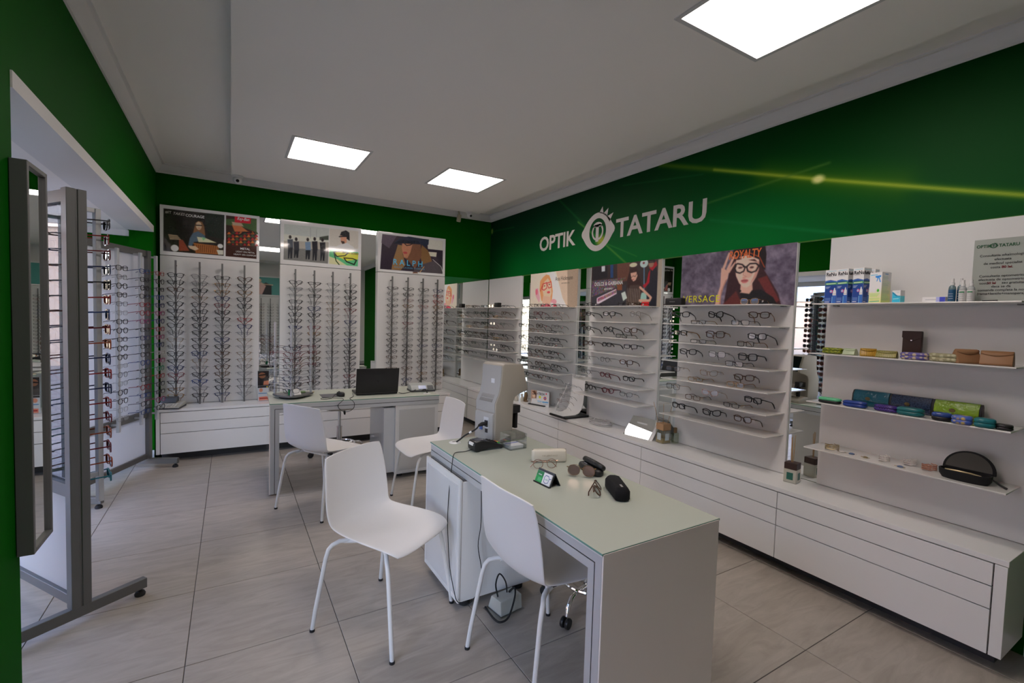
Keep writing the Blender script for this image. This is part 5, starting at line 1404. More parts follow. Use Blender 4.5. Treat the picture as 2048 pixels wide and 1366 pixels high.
vs = [(x * .94, y * .92, .0) for x, y in hexo] + [(x, y, .010) for x, y in hexo] + [(x, y, .040) for x, y in hexo] + [(x * .88, y * .72, .056) for x, y in hexo]
fs = [tuple(range(m))[::-1]] + [(i * m + k, i * m + (k + 1) % m, (i + 1) * m + (k + 1) % m, (i + 1) * m + k) for i in range(3) for k in range(m)] + [tuple(3 * m + k for k in range(m))]
c_.add(vs, fs).build('body', mat('black_suede', (.004, .004, .005), .9), t, smooth=True, bevel=.006, seg=3)
box('badge', mat('silver_badge', (.7, .7, .7), .3, .8), -.070, -.042, -.0045, .0045, .0565, .0575, t, bevel=.001)

# power supply on the floor under the desk
t = thing('power_supply', 'pale plastic power supply block with black cables on the floor by the pedestal', 'power supply', (1.150, 1.975, 0), math.radians(8))
MB().prism([(-.055, .004), (-.048, .075), (.030, .075), (.055, .004)], -.02, .115, 'x').build('block', mat('pale_plastic', (.52, .54, .50), .4), t, bevel=.004)
box('base_plate', ACRY, -.045, .125, -.062, .062, 0, .004, t)
MB().tube(smooth_path([(.0, .0, .076), (.0, .02, .13), (.03, .03, .17), (.055, .01, .13), (.05, -.01, .085)]), .004, 6).build('cord', RUBBER, t, smooth=True)
MB().tube(smooth_path([(.07, .0, .076), (.09, -.02, .10), (.06, -.06, .08), (.0, -.09, .02), (-.05, -.09, .012), (-.06, -.05, .012), (-.04, .05, .012)]), .005, 6).build('cord', RUBBER, t, smooth=True)

# ================================================================ things on the laptop desk
t = thing('rotating_glasses_stand', 'grey triangular rotating counter stand with three rods of glasses', 'counter stand', (.455, 4.385, ZT), 0)
tri = []
V3 = [Vector((-.150, .095)), Vector((-.020, -.155)), Vector((.180, .055))]
for i in range(3):
    p, q = V3[i], V3[(i + 1) % 3]
    m_ = (p + q) / 2
    out = m_.normalized()
    for k in range(7):
        u = .07 + .86 * k / 6
        r_ = p.lerp(q, u) + out * (.030 * math.sin(PI * u))
        tri.append((r_.x, r_.y))
MB().prism([(x, y) for x, y in tri], .016, .030, 'z').build('base', ALUD, t, bevel=.002)
MB().lathe([(.0, 0), (.10, 0), (.105, .004), (.10, .016), (.0, .016)], 30).build('turntable', RUBBER, t, smooth=True)
pos = [(-.128, .078), (-.020, -.125), (.152, .045)]
for i, (x, y) in enumerate(pos):
    MB().tube([(x, y, .030), (x, y, .640 if i != 1 else .628)], .0105, 12).build('pole', ALU, t, smooth=True)
MB().tube([(.0, .02, .03), (.0, .02, .62)], .006, 8).build('centre_rod', ALUD, t, smooth=True)
rs = random.Random(77)
for i, (x, y) in enumerate(pos):
    d = Vector((x, y, 0)).normalized()
    for k in range(8):
        z = .43 - .0505 * k
        col = rs.choice(['gunmetal', 'black', 'dark red', 'navy', 'silver metal', 'black', 'tortoise'])
        if k == 1: col = 'dark red'
        g = glasses(rs.choice(['rect', 'slim', 'soft']), col, 'clear', .0019, (.10, .10), .05, tag='plain' if i == 0 and k % 2 == 0 else None)
        ang = math.atan2(d.y, d.x) + PI / 2 + rs.uniform(-.08, .08)
        put(g, (.455 + x + d.x * .016, 4.385 + y + d.y * .016, ZT + z), ang, '%s eyeglasses, %s from top on the %s pole of the rotating counter stand' % (col, ORD[k], ['window side', 'front', 'laptop side'][i]), 'eyeglasses on the rotating counter stand')
# papers and a small green card clip on its base
box('card_clip', mat('green_card', (.02, .28, .10), .5), .415, .445, 4.315, 4.319, ZT + .0305, ZT + .075, label='small green card standing on the rotating stand base', cat='card')
pp_ = MB().prism([(-.04, 0), (-.01, .045), (.0, .046), (.035, .0)], -.03, .03, 'x')
pp_.build('folded_leaflet', PAPER, None, loc=(.475, 4.345, ZT + .031), rot=(0, 0, .4), label='folded white leaflet lying on the rotating stand base', cat='leaflet')
box('notepad', mat('green_pad', (.20, .30, .14), .6), .50, .56, 4.39, 4.45, ZT + .031, ZT + .043, label='small pale green notepad on the rotating stand base', cat='notepad')

# laptop, its lid towards the camera
t = thing('laptop', 'open black laptop seen from the back of its lid', 'laptop', (1.150, 4.27, ZT), math.radians(-3))
MB().box(-.185, .185, .0, .245, .003, .020).build('base', BLACKP, t, bevel=.004)
lid = MB().box(-.190, .190, -.004, .004, .0, .232)
lo = lid.build('lid', mat('black_lid', (.012, .012, .013), .32, bump=.05, bscale=300), t, bevel=.003, loc=(0, .010, .016), rot=(math.radians(10), 0, 0))
text('hp', .024, wall_frame('B', -.011, -.0046, .108), mat('dark_logo', (.035, .035, .037), .2, .6), lo, shear=.3, depth=.0002)
box('screen', MATS['dark_screen'], -.172, .172, .0042, .0046, .018, .218, lo)
MB().box(-.165, .165, .04, .16, .020, .0215).build('keyboard', BLACKM, t)
# mouse, mat and their cable
box('mouse_mat', mat('grey_mat', (.13, .13, .14), .8), .680, .860, 4.275, 4.445, ZT, ZT + .003, label='grey mouse mat between counter stand and laptop', cat='mouse mat', bevel=.001)
t = thing('computer_mouse', 'black computer mouse on the grey mat', 'mouse', (.835, 4.30, ZT + .003), .3)
blob(ellipse_pts(.028, .050, 20, 2.2), .034).build('shell', BLACKP, t, smooth='all')
MB().lathe([(.0, -.004), (.008, -.004), (.008, .004), (.0, .004)], 10, (0, .028, .031), axis='x').build('wheel', RUBBER, t)
c_ = smooth_path([(.835, 4.34, ZT + .02), (.80, 4.37, ZT + .006), (.74, 4.20, ZT + .003), (.66, 4.18, ZT + .003), (.68, 4.25, ZT + .003), (.78, 4.20, ZT + .003), (.82, 4.10, ZT + .006), (.775, 4.092, .70), (.800, 4.090, .655), (.850, 4.090, .64), (.900, 4.090, .665),
                  (.905, 4.092, .715), (.872, 4.10, ZT + .008), (.90, 4.18, ZT + .003), (.93, 4.24, ZT + .003), (.95, 4.36, ZT + .01)])
MB().tube(c_, .0022, 6).build('mouse_cable', RUBBER, smooth=True, label='thin black mouse cable looping over the front edge of the laptop desk', cat='cable')
# check printer with blue display
t = thing('cash_register', 'low grey cash register with blue display at the laptop side', 'cash register', (1.600, 4.365, ZT), math.radians(-4))
MB().prism([(-.08, .0), (-.085, .022), (-.045, .060), (.06, .072), (.075, .064), (.08, .0)], -.115, .115, 'x').build('housing', mat('register_grey', (.36, .38, .37), .4), t, smooth=True, bevel=.005)
MB().prism([(-.088, .0), (-.088, .018), (.083, .018), (.083, .0)], -.118, .118, 'x').build('foot_band', mat('charcoal_plastic', (.06, .065, .07), .5), t, bevel=.003)
MB().prism([(-.083, .027), (-.052, .056), (-.0535, .058), (-.0845, .029)], -.045, .030, 'x').build('display', mat('blue_display', (.06, .14, .36), .15), t)
MB().prism([(-.083, .027), (-.052, .056), (-.0535, .058), (-.0845, .029)], .042, .100, 'x').build('printer_window', MATS['charcoal_plastic'], t)
MB().tube(smooth_path([(1.515, 4.30, ZT + .02), (1.50, 4.24, ZT + .03), (1.44, 4.22, ZT + .015), (1.38, 4.24, ZT + .004), (1.345, 4.27, ZT + .01)]), .003, 6).build('register_cable', RUBBER, smooth=True, label='black cable from the grey register towards the laptop', cat='cable')
MB().tube(smooth_path([(1.63, 4.26, ZT + .02), (1.62, 4.22, ZT + .02), (1.59, 4.21, ZT + .018), (1.56, 4.23, ZT + .02), (1.60, 4.24, ZT + .03), (1.598, 4.19, ZT + .006)]), .005, 6).build('register_cable', RUBBER, smooth=True, label='knotted black cable before the grey register, entering the grommet', cat='cable')
# a gold letter opener lying at the back
MB().box(-.06, .06, -.004, .004, 0, .006).build('display_ruler', mat('brass', (.45, .30, .12), .3, .8), None, loc=(.60, 4.60, ZT), rot=(0, 0, -.1), label='thin brass rod lying behind the counter stand', cat='rod', bevel=.001)

# ================================================================ things on the far worktop (z = .512)
ZW = .512
t = thing('cash_register', 'beige cash register with keypad on the far worktop by the window pillar', 'cash register', (-.500, 5.545, ZW), math.radians(-12))
MB().prism([(-.10, .0), (-.10, .022), (.105, .052), (.11, .0)], -.10, .10, 'x').build('housing', mat('beige_plastic', (.48, .47, .42), .5), t, bevel=.005)
MB().prism([(-.102, .0), (-.102, .014), (.112, .018), (.112, .0)], -.102, .102, 'x').build('foot_band', MATS['charcoal_plastic'], t, bevel=.002)
MB().prism([(.01, .046), (.04, .085), (.095, .096), (.105, .052)], -.085, .045, 'x').build('printer_hood', MATS['charcoal_plastic'], t, bevel=.004)
for i in range(5):
    for j in range(6):
        x, y = -.06 + j * .024, -.085 + i * .021
        z = .0222 + (y + .10) * .146
        MB().box(x - .009, x + .009, y - .008, y + .008, z - .002, z + .005).build('key', mat('key_cream', (.55, .54, .48), .5), t)
# brochure rack
t = thing('brochure_rack', 'acrylic rack of two glasses brochures on the far worktop beside a mirror strip', 'brochure rack', (.245, 5.640, ZW), 0)
box('back_sheet', ACRY, 0, .110, 0, .003, 0, .330, t)
for z0, cols in ((.165, [(30, 26, 26), (120, 80, 58), (20, 20, 22)]), (.004, [(30, 28, 30), (170, 174, 178), (150, 80, 70)])):
    p = Paint(.104, .158, .0035, cols[1] if z0 < .1 else cols[0])
    if z0 > .1:
        p.ell(.4, .3, .32, .20, cols[1]); p.line([(.1, .3), (.75, .25)], .08, (20, 18, 18)); p.poly([(.55, .7), (1, .65), (1, .95), (.5, .95)], (176, 112, 84))
    else:
        p.poly([(0, 0), (1, 0), (1, .12), (0, .12)], (20, 20, 24)); p.ell(.3, .28, .16, .13, (180, 120, 96)); p.line([(.1, .5), (.8, .5)], .04, (30, 90, 140)); p.poly([(.1, .74), (.95, .7), (.95, .96), (.1, .98)], (190, 110, 90)); p.line([(.2, .85), (.9, .84)], .06, (120, 20, 30)); p.ell(.85, .07, .06, .035, (230, 200, 20))
    b = box('brochure', PAPER, .003, .107, -.010, -.002, z0, z0 + .158, t)
    p.build('cover_print', wall_frame('B', .003, -.0108, z0), PRINTG, b, gain=1.2)

# ================================================================ things on the long worktop
# figurines near the corner
for i, (x, y, lb) in enumerate([(2.875, 4.645, 'small white bird figurine with a pink flower'), (2.925, 4.600, 'second small white bird figurine, without a flower')]):
    t = thing('figurine', lb + ' on the long worktop', 'figurine', (x, y, ZW))
    MB().lathe([(.0, 0), (.020, 0), (.024, .012), (.021, .035), (.012, .055), (.010, .062), (.014, .072), (.013, .084), (.0, .092)], 16).build('body', mat('glazed_white', (.62, .58, .50), .2), t, smooth=True)
    MB().tube([(-.012, 0, .078), (-.026, 0, .074)], [.004, .0008], 6).build('beak', mat('ochre', (.4, .25, .06), .5), t)
    if i == 0:
        f = MB().tube([(.006, 0, .08), (.012, 0, .12)], .0015, 5).build('stem', mat('stem_green', (.08, .16, .04), .6), t)
        blob(ellipse_pts(.018, .018, 10, 2), .022).build('flower', mat('pink_petal', (.45, .06, .10), .6), t, loc=(.012, 0, .115), smooth='all')
t = thing('figurine', 'wooden owl-like figure on a round foot on the long worktop', 'figurine', (2.955, 4.560, ZW))
MB().lathe([(.0, 0), (.026, 0), (.026, .010), (.012, .014), (.016, .04), (.022, .07), (.016, .10), (.0, .118)], 14).build('body', mat('carved_wood', (.18, .11, .05), .6, var=.3, vscale=40), t, smooth=True)
MB().tube([(0, .03, .0), (0, .034, .06), (.0, .03, .12)], [.01, .006, .003], 6).build('spike', mat('dried_stem', (.30, .20, .08), .6), t)

# small advertising card on a black foot
t = thing('counter_card', 'small lens advertising card with a smiling woman on a black foot', 'advert card', (2.920, 4.400, ZW), 0)
F = Matrix(((.30, 0, -.954), (-.954, 0, -.30), (0, 1, 0))).to_4x4()
cp = Paint(.255, .165, .003, (222, 222, 224))
cp.poly([(0, 0), (.33, 0), (.3, 1), (0, 1)], (150, 120, 104)); cp.ell(.16, .3, .10, .22, (206, 160, 134)); cp.poly([(.06, .12), (.2, .03), (.3, .2), (.28, .7), (.24, .3)], (84, 52, 36)); cp.line([(.08, .28), (.26, .26)], .05, (30, 28, 40)); cp.poly([(.05, .6), (.3, .55), (.3, 1), (0, 1)], (236, 236, 238))
cp.ell(.50, .42, .06, .09, (224, 198, 40)); cp.ell(.78, .45, .08, .12, (200, 70, 40)); cp.ell(.78, .45, .04, .06, (60, 120, 190)); cp.ell(.84, .14, .035, .05, (190, 40, 60))
cp.line([(.38, .70), (.6, .70)], .05, (90, 150, 200)); cp.line([(.38, .8), (.6, .8)], .03, (120, 120, 130)); cp.line([(.66, .72), (.94, .70)], .09, (80, 140, 180)); cp.line([(.66, .85), (.94, .84)], .03, (130, 130, 140))
cb = MB().box(0, .255, 0, .165, -.004, 0); cb.v = [tuple(F @ Vector(v)) for v in cb.v]
cbo = cb.build('card', PAPER, t)
cp.build('card_print', F @ Matrix.Translation((0, 0, .0008)), PRINT, cbo, gain=1.7)
text('i-TECH', .034, F @ Matrix.Translation((.085, .122, .0016)), mat('ink_navy', (.02, .02, .06), .5), cbo, bold=.02)
ft = MB().box(-.02, .21, -.005, .005, -.014, .030); ft.v = [tuple(F @ Vector((x, y + .006, z))) for x, y, z in ft.v]
ft.build('foot', BLACKP, t, bevel=.002)

# white curved brand display with rimless frames on a stem
t = thing('frame_display', 'white curved counter display on a black base with a tree of rimless frames', 'counter display', (2.90, 3.72, ZW), 0)
MB().prism([(-.135, .105), (-.128, -.15), (.165, -.155), (.165, .16), (.10, .165)], 0, .020, 'z').build('base', BLACKP, t, bevel=.004)
pr = [(-.118, .024), (-.03, .024), (.03, .026), (.075, .040), (.105, .075), (.125, .14), (.137, .25), (.143, .36), (.145, .405)]
sw = MB()
th = .006
for (f0, z0), (f1, z1) in zip(pr, pr[1:]): pass
n = len(pr)
vs = []
for i, (f_, z_) in enumerate(pr):
    j0, j1 = pr[max(i - 1, 0)], pr[min(i + 1, n - 1)]
    t_ = Vector((j1[0] - j0[0], j1[1] - j0[1])).normalized(); nn = Vector((t_.y, -t_.x)) * th
    for y in (-.105, .105):
        vs.append((f_, y, z_)); vs.append((f_ + nn.x, y, z_ + nn.y))
fs = []
for i in range(n - 1):
    a_, b_ = i * 4, (i + 1) * 4
    fs += [(a_, a_ + 2, b_ + 2, b_), (a_ + 1, b_ + 1, b_ + 3, a_ + 3), (a_, b_, b_ + 1, a_ + 1), (a_ + 2, a_ + 3, b_ + 3, b_ + 2)]
fs += [(0, 1, 3, 2), tuple((n - 1) * 4 + k for k in (0, 2, 3, 1))]
sweep = sw.add(vs, fs).build('curved_back', WHITE, t, smooth=True)
text('Silhouette', .044, Matrix.Translation((.1375, .085, .375)) @ Matrix(((0, 0, -1), (-1, 0, 0), (0, 1, 0))).to_4x4(), mat('silver_letter', (.25, .25, .26), .4), sweep, sx=.85)
st = MB().tube(smooth_path([(-.06, .03, .026), (-.09, .06, .05), (-.07, .05, .12), (-.03, .02, .22), (.01, -.01, .335)]), .006, 8).build('stem', LEGM, t, smooth=True)
for k in range(5):
    z = .095 + .052 * k
    f_ = -.075 + .022 * k; y_ = .052 - .014 * k
    g = glasses('slim', ['silver metal', 'dark red', 'gunmetal', 'silver metal', 'navy'][k], 'clear', .0012, (.1, .1), .15)
    put(g, (2.90 + f_ - .012, 3.72 + y_, ZW + z + .004), -PI / 2 - .25, '%s rimless frame, %s from below on the white display stem' % (['silver', 'plum', 'dark grey', 'silver', 'blue'][k], ORD[k]), 'rimless frames on the white counter display')

# cable coil
t = thing('cable_coil', 'coil of pale grey flat cable lying on the long worktop', 'cable', (2.955, 3.270, ZW))
cc = []
rs = random.Random(3)
for k in range(5 * 24 + 1):
    a = 2 * PI * k / 24
    r1 = .085 + .012 * math.sin(a * .37 + 1); r2 = .125 + .015 * math.cos(a * .29)
    cc.append((r1 * .75 * math.cos(a), r2 * math.sin(a), .005 + .0065 * (k / 24) + .002 * math.sin(3 * a)))
MB().tube(cc, .0042, 6).build('cord', mat('pale_cable', (.52, .50, .49), .5), t, smooth=True)
MB().tube([(-.055, .02, .006), (-.075, .02, .045), (-.04, .03, .06), (.0, .02, .045)], .004, 6).build('tie', LEGM, t, smooth=True)

# tilted table mirror
t = thing('table_mirror', 'tilted rectangular table mirror reflecting a ceiling light', 'mirror', (2.905, 2.780, ZW), math.radians(-82))
tilt = math.radians(-42.4)
MB().box(-.125, .125, -.003, .003, 0, .195).build('glass', MIRROR, t, rot=(tilt, 0, 0), loc=(0, 0, .002))
MB().box(-.127, .155, .0035, .009, -.001, .196).build('backing', LEGM, t, rot=(tilt, 0, 0), loc=(0, 0, .002), bevel=.001)
MB().box(-.05, .05, -.003, .003, 0, .115).build('prop', LEGM, t, rot=(math.radians(15), 0, 0), loc=(0, .115, 0))

# reed diffusers
def diffuser(label, x, y, rz, w_, h_, cap, capm, liquid, reeds, lab, labm, glassm):
    t = thing('reed_diffuser', label, 'reed diffuser', (x, y, ZW), rz)
    g = MB().box(-w_ / 2, w_ / 2, -w_ / 2, w_ / 2, 0, h_).build('bottle', glassm, t, bevel=.005)
    box('liquid', mat('amber_oil', (.55, .38, .06), .1, trans=.5), -w_ / 2 + .004, w_ / 2 - .004, -w_ / 2 + .004, w_ / 2 - .004, .004, liquid, t)
    MB().box(-w_ / 2 + .002, w_ / 2 - .002, -w_ / 2 + .002, w_ / 2 - .002, h_ + .001, h_ + cap).build('cap', capm, t, bevel=.002)
    bx = box('label_sheet', labm, -w_ / 2 - .0012, -w_ / 2 - .0004, -w_ * .24, w_ * .24, h_ * .25, h_ * .78, t)
    box('label_sheet', labm, -w_ * .24, w_ * .24, -w_ / 2 - .0012, -w_ / 2 - .0004, h_ * .25, h_ * .78, t)
    for k, (dx, dy, hh) in enumerate(reeds):
        MB().tube([(dx * .1, dy * .1, h_ * .3), (dx, dy, hh)], .0017, 5).build('reed', mat('reed_wood', (.42, .24, .09), .7), t)
FG = mat('frosted_bottle', (.72, .70, .60), .3, trans=.35)
diffuser('frosted reed diffuser with dark wooden cap beside the lens products panel', 2.985, 1.548, .15, .075, .083, .040, mat('dark_wood', (.045, .022, .018), .5, var=.2), .022,
         [(.008, -.004, .29), (-.012, .004, .285), (-.004, .012, .275)], '', mat('teal_label', (.015, .12, .09), .4), FG)
diffuser('clear reed diffuser with light wooden cap between market and beanie panels', 2.985, 2.560, -.1, .085, .105, .052, mat('beech_wood', (.45, .26, .13), .5, var=.15, vscale=14), .045,
         [(-.05, .07, .32), (.0, .01, .31), (.02, -.06, .30), (.03, -.05, .30)], '', mat('pale_blue_label', (.50, .58, .60), .4), glass_mat('bottle_glass', (.86, .90, .84), .10))
t = thing('perfume_bottle', 'slim clear glass bottle standing behind the light-capped diffuser', 'bottle', (3.060, 2.505, ZW))
MB().box(-.022, .022, -.022, .022, 0, .085).build('bottle', glass_mat('bottle_glass2', (.84, .90, .80), .10), t, bevel=.006)
MB().lathe([(.0, .085), (.013, .085), (.013, .125), (.0, .127)], 14).build('cap', MATS['carved_wood'], t, smooth=True)
# ================================================================ products on the white shelf panel
def carton(label, x, y0, y1, z, depth, h, paint_fn, side_fn, rz=0.0):
    """Printed box; its broad side looks to -X. y1 is the far edge."""
    w_ = y1 - y0
    t = thing('carton', label, 'box', (x, y1, z), rz)
    box('shell', mat('carton_white', (.7, .7, .7), .45), 0.0006, depth, -w_ + .0006, -.0006, 0, h, t)
    p = Paint(w_, h, .0014, (226, 226, 226)); paint_fn(p)
    p.build('front_print', wall_frame('R', 0, 0, 0), PRINT, t, gain=1.75)
    p = Paint(depth, h, .0016, (226, 226, 226)); side_fn(p)
    p.build('side_print', wall_frame('B', 0, -w_, 0), PRINT, t, gain=1.75)
    return t, w_
def renu_paint(p, side=False):
    p.poly([(0, .33), (.25, .31), (.45, .30), (.7, .32), (1, .345), (1, 1), (0, 1)], (16, 52, 118))
    p.poly([(0, .345), (.3, .325), (.6, .33), (1, .355), (1, .37), (.6, .345), (.3, .34), (0, .36)], (60, 110, 180))
    p.poly([(.05, .385), (.97, .375), (.97, .44), (.05, .45)], (70, 138, 70)); p.line([(.12, .415), (.85, .41)], .02, (190, 220, 180))
    for yy in (.50, .525, .55): p.line([(.08, yy), (.45 - (yy - .5) * 3, yy)], .008, (200, 210, 225))
    p.ell(.54, .64, .13, .045, (200, 40, 90)); p.ell(.52, .64, .09, .032, (120, 160, 200))
    p.poly([(.66, .72), (.70, .62), (.74, .60), (.78, .54), (.84, .54), (.88, .60), (.93, .62), (.95, .76), (.67, .76)], (225, 226, 228))
    p.poly([(.66, .76), (.95, .76), (.93, 1), (.66, 1)], (40, 84, 150)); p.line([(.68, .72), (.92, .72)], .01, (90, 90, 96)); p.line([(.64, .80), (.64, 1)], .012, (120, 180, 200))
    for yy in (.84, .86, .88, .90, .92): p.line([(.06, yy), (.5, yy)], .006, (130, 150, 190))
    p.line([(.08, .955), (.40, .955)], .018, (210, 216, 226))
    p.line([(.1, .045), (.85, .035)], .010, (80, 150, 190))
    for yy in (.20, .218): p.line([(.08, yy), (.7, yy)], .005, (110, 110, 120))
INKB = mat('ink_black', (.015, .015, .02), .5)
for i, (y1, y0, x, rz, w_) in enumerate([(1.397, 1.335, 2.925, .02, 'at the mirror end of the top shelf'), (1.331, 1.272, 2.915, -.16, 'second from the mirror'), (1.255, 1.200, 2.92, -.16, 'third from the mirror'),
                                    (1.345, 1.285, 3.01, 0, 'behind the second one'), (1.245, 1.19, 3.012, .05, 'behind the third one')]):
    t, ww = carton('blue and white contact lens solution carton ' + w_, x, y0, y1, 1.6101, .062 if i < 3 else .055, .190, renu_paint, renu_paint, rz)
    text('ReNu', .027, wall_frame('R', -.0009, -.004, .156), INKB, t, bold=.02, sx=.82)
    text('ReNu', .025, wall_frame('B', .004, -ww - .0009, .156), INKB, t, bold=.02, sx=.78)
def green_paint(p):
    p.c[:] = np.stack([226 - 60 * np.clip(p.v - .3, 0, 1), 228 - 10 * p.v, 226 - 150 * np.clip(p.v - .25, 0, 1)], -1)
    for k in range(5): p.line([(.1 + k * .1, .45), (.5 + k * .1, .12)], .015, (190, 206, 220), .6)
    p.poly([(.45, .12), (.92, .10), (.90, .17), (.80, .16), (.92, .33), (.84, .33), (.72, .18), (.62, .30), (.55, .30), (.63, .19), (.47, .17)], (30, 110, 180))
    p.line([(.08, .09), (.6, .08)], .022, (60, 150, 200))
    p.poly([(.05, .64), (.08, .42), (.22, .40), (.24, .64)], (214, 216, 210)); p.poly([(.28, .62), (.32, .34), (.44, .34), (.50, .62), (.40, .68)], (220, 222, 218))
    p.ell(.73, .60, .10, .05, (60, 150, 50))
    for yy in (.70, .73, .76, .79): p.line([(.05, yy), (.88 - (yy - .7) * 2, yy)], .010, (120, 170, 50))
    for yy in (.85, .87, .89): p.line([(.05, yy), (.9, yy)], .006, (120, 150, 80))
    p.line([(.08, .96), (.86, .95)], .022, (20, 130, 120))
def green_side(p):
    p.c[:] = np.stack([222 - 50 * p.v, 226 - 6 * p.v, 214 - 110 * p.v], -1)
    rs_ = random.Random(4)
    for k in range(26):
        yy = .12 + k * .032; p.line([(.1, yy), (rs_.uniform(.6, .9), yy)], .007, (120, 150, 130))
    p.line([(.35, .06), (.65, .06)], .025, (50, 110, 160))
t, _ = carton('green and white lens solution carton with an aeroplane on it', 2.90, 1.108, 1.168, 1.6101, .070, .158, green_paint, green_side, -.20)
def teal_paint(p):
    p.poly([(0, .10), (.3, .22), (.6, .42), (1, .45), (1, 1), (0, 1)], (40, 150, 180)); p.poly([(0, .1), (.35, .3), (.7, .44), (1, .45), (1, .52), (.5, .5), (0, .22)], (20, 110, 150))
    p.line([(.15, .7), (.8, .68)], .03, (200, 225, 232)); p.line([(.6, .16), (.8, .16)], .04, (130, 160, 170))
def teal_side(p): p.poly([(0, .45), (1, .45), (1, 1), (0, 1)], (70, 170, 195))
carton('small teal and white drops carton beside the aeroplane carton', 2.915, 1.033, 1.071, 1.6101, .034, .062, teal_paint, teal_side, -.20)
def flat_paint(p): p.poly([(.75, 0), (1, 0), (1, 1), (.75, 1)], (50, 60, 150)); p.poly([(.6, 0), (.75, 0), (.75, 1), (.6, 1)], (140, 145, 190)); p.line([(.15, .5), (.6, .5)], .15, (150, 150, 156))
carton('long flat white carton with a violet end lying on the top shelf', 2.93, .865, .952, 1.6101, .05, .026, flat_paint, flat_paint, 0)
# spray bottles
def spray(label, x, y, h, lab, blue):
    t = thing('spray_bottle', label, 'bottle', (x, y, 1.6101))
    r = .0135
    MB().lathe([(.0, 0), (r, 0), (r, h * .58), (r * .9, h * .66), (r * .45, h * .72), (r * .45, h * .74), (.0, h * .74)], 20).build('bottle', mat('blue_liquid_bottle', (.20, .30, .33), .1, trans=.4) if blue else mat('clear_plastic_bottle', (.66, .68, .68), .15, trans=.4), t, smooth=True)
    MB().lathe([(.0, h * .72), (r * .62, h * .72), (r * .62, h * .82), (r * .45, h * .84), (r * .42, h), (.0, h)], 16).build('cap', LEGM, t, smooth=True)
    MB().lathe([(r + .0003, h * .05), (r + .0005, h * .06), (r + .0005, h * .52), (r + .0003, h * .53)], 20).build('label_sheet', lab, t, smooth=True)
    for k in range(3):
        MB().box(-r - .0012, -r - .0004, -.008, .008, h * (.14 + .1 * k), h * (.155 + .1 * k)).build('text_line', mat('faint_ink', (.35, .38, .38), .5) if not blue else mat('pale_ink', (.6, .65, .68), .5), t)
    if not blue:
        MB().box(-r - .0014, -r - .0004, -.009, .009, h * .42, h * .47).build('text_line', mat('green_ink', (.02, .22, .08), .5), t)
bl = mat('blue_label', (.012, .085, .19), .4)
wl = mat('white_label', (.62, .62, .60), .5)
spray('blue labelled lens spray bottle, nearer the cartons', 2.93, .842, .110, bl, True)
spray('blue labelled lens spray bottle, half hidden by a white one', 2.955, .818, .112, bl, True)
spray('white labelled cleaning spray bottle before the blue ones', 2.915, .800, .100, wl, False)
spray('white labelled cleaning spray bottle beside the price sign', 2.915, .772, .100, wl, False)
# price sign
t = thing('price_sign', 'translucent price sign with green logo and black text on the top shelf', 'sign', (2.975, .787, 1.612))
fsn = wall_frame('R', -.004, 0, 0)
box('sheet', mat('translucent_sheet', (.36, .39, .35), .3, coat=.3), -.003, 0, -.200, 0, .0, .285, t, bevel=.0008)
GI = mat('sign_green', (.004, .075, .022), .5); KI = mat('sign_ink', (.03, .03, .03), .5); RI = mat('sign_red', (.16, .01, .015), .5)
text('OPTIK', .019, wall_frame('R', -.004, -.008, .247), GI, t, bold=.025, sx=.90)
text('TATARU', .019, wall_frame('R', -.004, -.082, .247), GI, t, bold=.025, sx=.90)
emblem(wall_frame('R', -.0025, -.0655, .2535), .0115, GI, t)
cx_ = -.098
for (s, z) in [('Consultatia oftalmologica', .205), ('efectuata', .187), ('de medicul specialist', .169), ('costa', .151), ('Consultatia optometrica', .112), ('efectuata de optometrist', .096), ('costa          sau gratuita', .080),
               ('daca se da', .064), ('comanda completa la noi', .048), ('(rama+lentile+manopera)', .032)]:
    yo = cx_ + (.022 if s == 'costa' else 0)
    text(s, .0150, wall_frame('R', -.004, yo, z), KI, t, align='CENTER', sx=1.0, bold=.004)
text('80 lei.', .0150, wall_frame('R', -.004, cx_ + .002, .151), RI, t, bold=.03)
text('50 lei', .0150, wall_frame('R', -.004, cx_ + .046, .080), RI, t, bold=.03, sx=.9)
box('marker_pen', BLACKP, 2.915, 2.925, .683, .733, 1.6105, 1.6175, label='short black pen lying before the price sign', cat='pen', bevel=.002)

# glasses cases ------------------------------------------------------------------
def case_mat(name, a, b=None, kind=None, rough=.4):
    """Case covering; patterned coverings mix two colours by a voronoi or wave pattern."""
    m = mat(name, a, rough)
    if kind:
        n = m.node_tree.nodes; l = m.node_tree.links
        tc = n.new('ShaderNodeTexCoord')
        if kind == 'scales' or kind == 'croc' or kind == 'flowers':
            v = n.new('ShaderNodeTexVoronoi'); v.inputs['Scale'].default_value = {'scales': 120, 'croc': 160, 'flowers': 55}[kind]
            l.new(tc.outputs['Object'], v.inputs['Vector']); src = v.outputs['Distance']
        elif kind == 'waves':
            v = n.new('ShaderNodeTexWave'); v.inputs['Scale'].default_value = 45; v.inputs['Distortion'].default_value = 6
            l.new(tc.outputs['Object'], v.inputs['Vector']); src = v.outputs['Fac']
        else:
            v = n.new('ShaderNodeTexChecker'); v.inputs['Scale'].default_value = 180
            l.new(tc.outputs['Object'], v.inputs['Vector']); src = v.outputs['Fac']
        cr = n.new('ShaderNodeValToRGB'); cr.color_ramp.elements[0].position = .3; cr.color_ramp.elements[1].position = .55
        cr.color_ramp.elements[0].color = (*a, 1); cr.color_ramp.elements[1].color = (*b, 1)
        l.new(src, cr.inputs[0]); l.new(cr.outputs[0], n['Principled BSDF'].inputs['Base Color'])
    return m
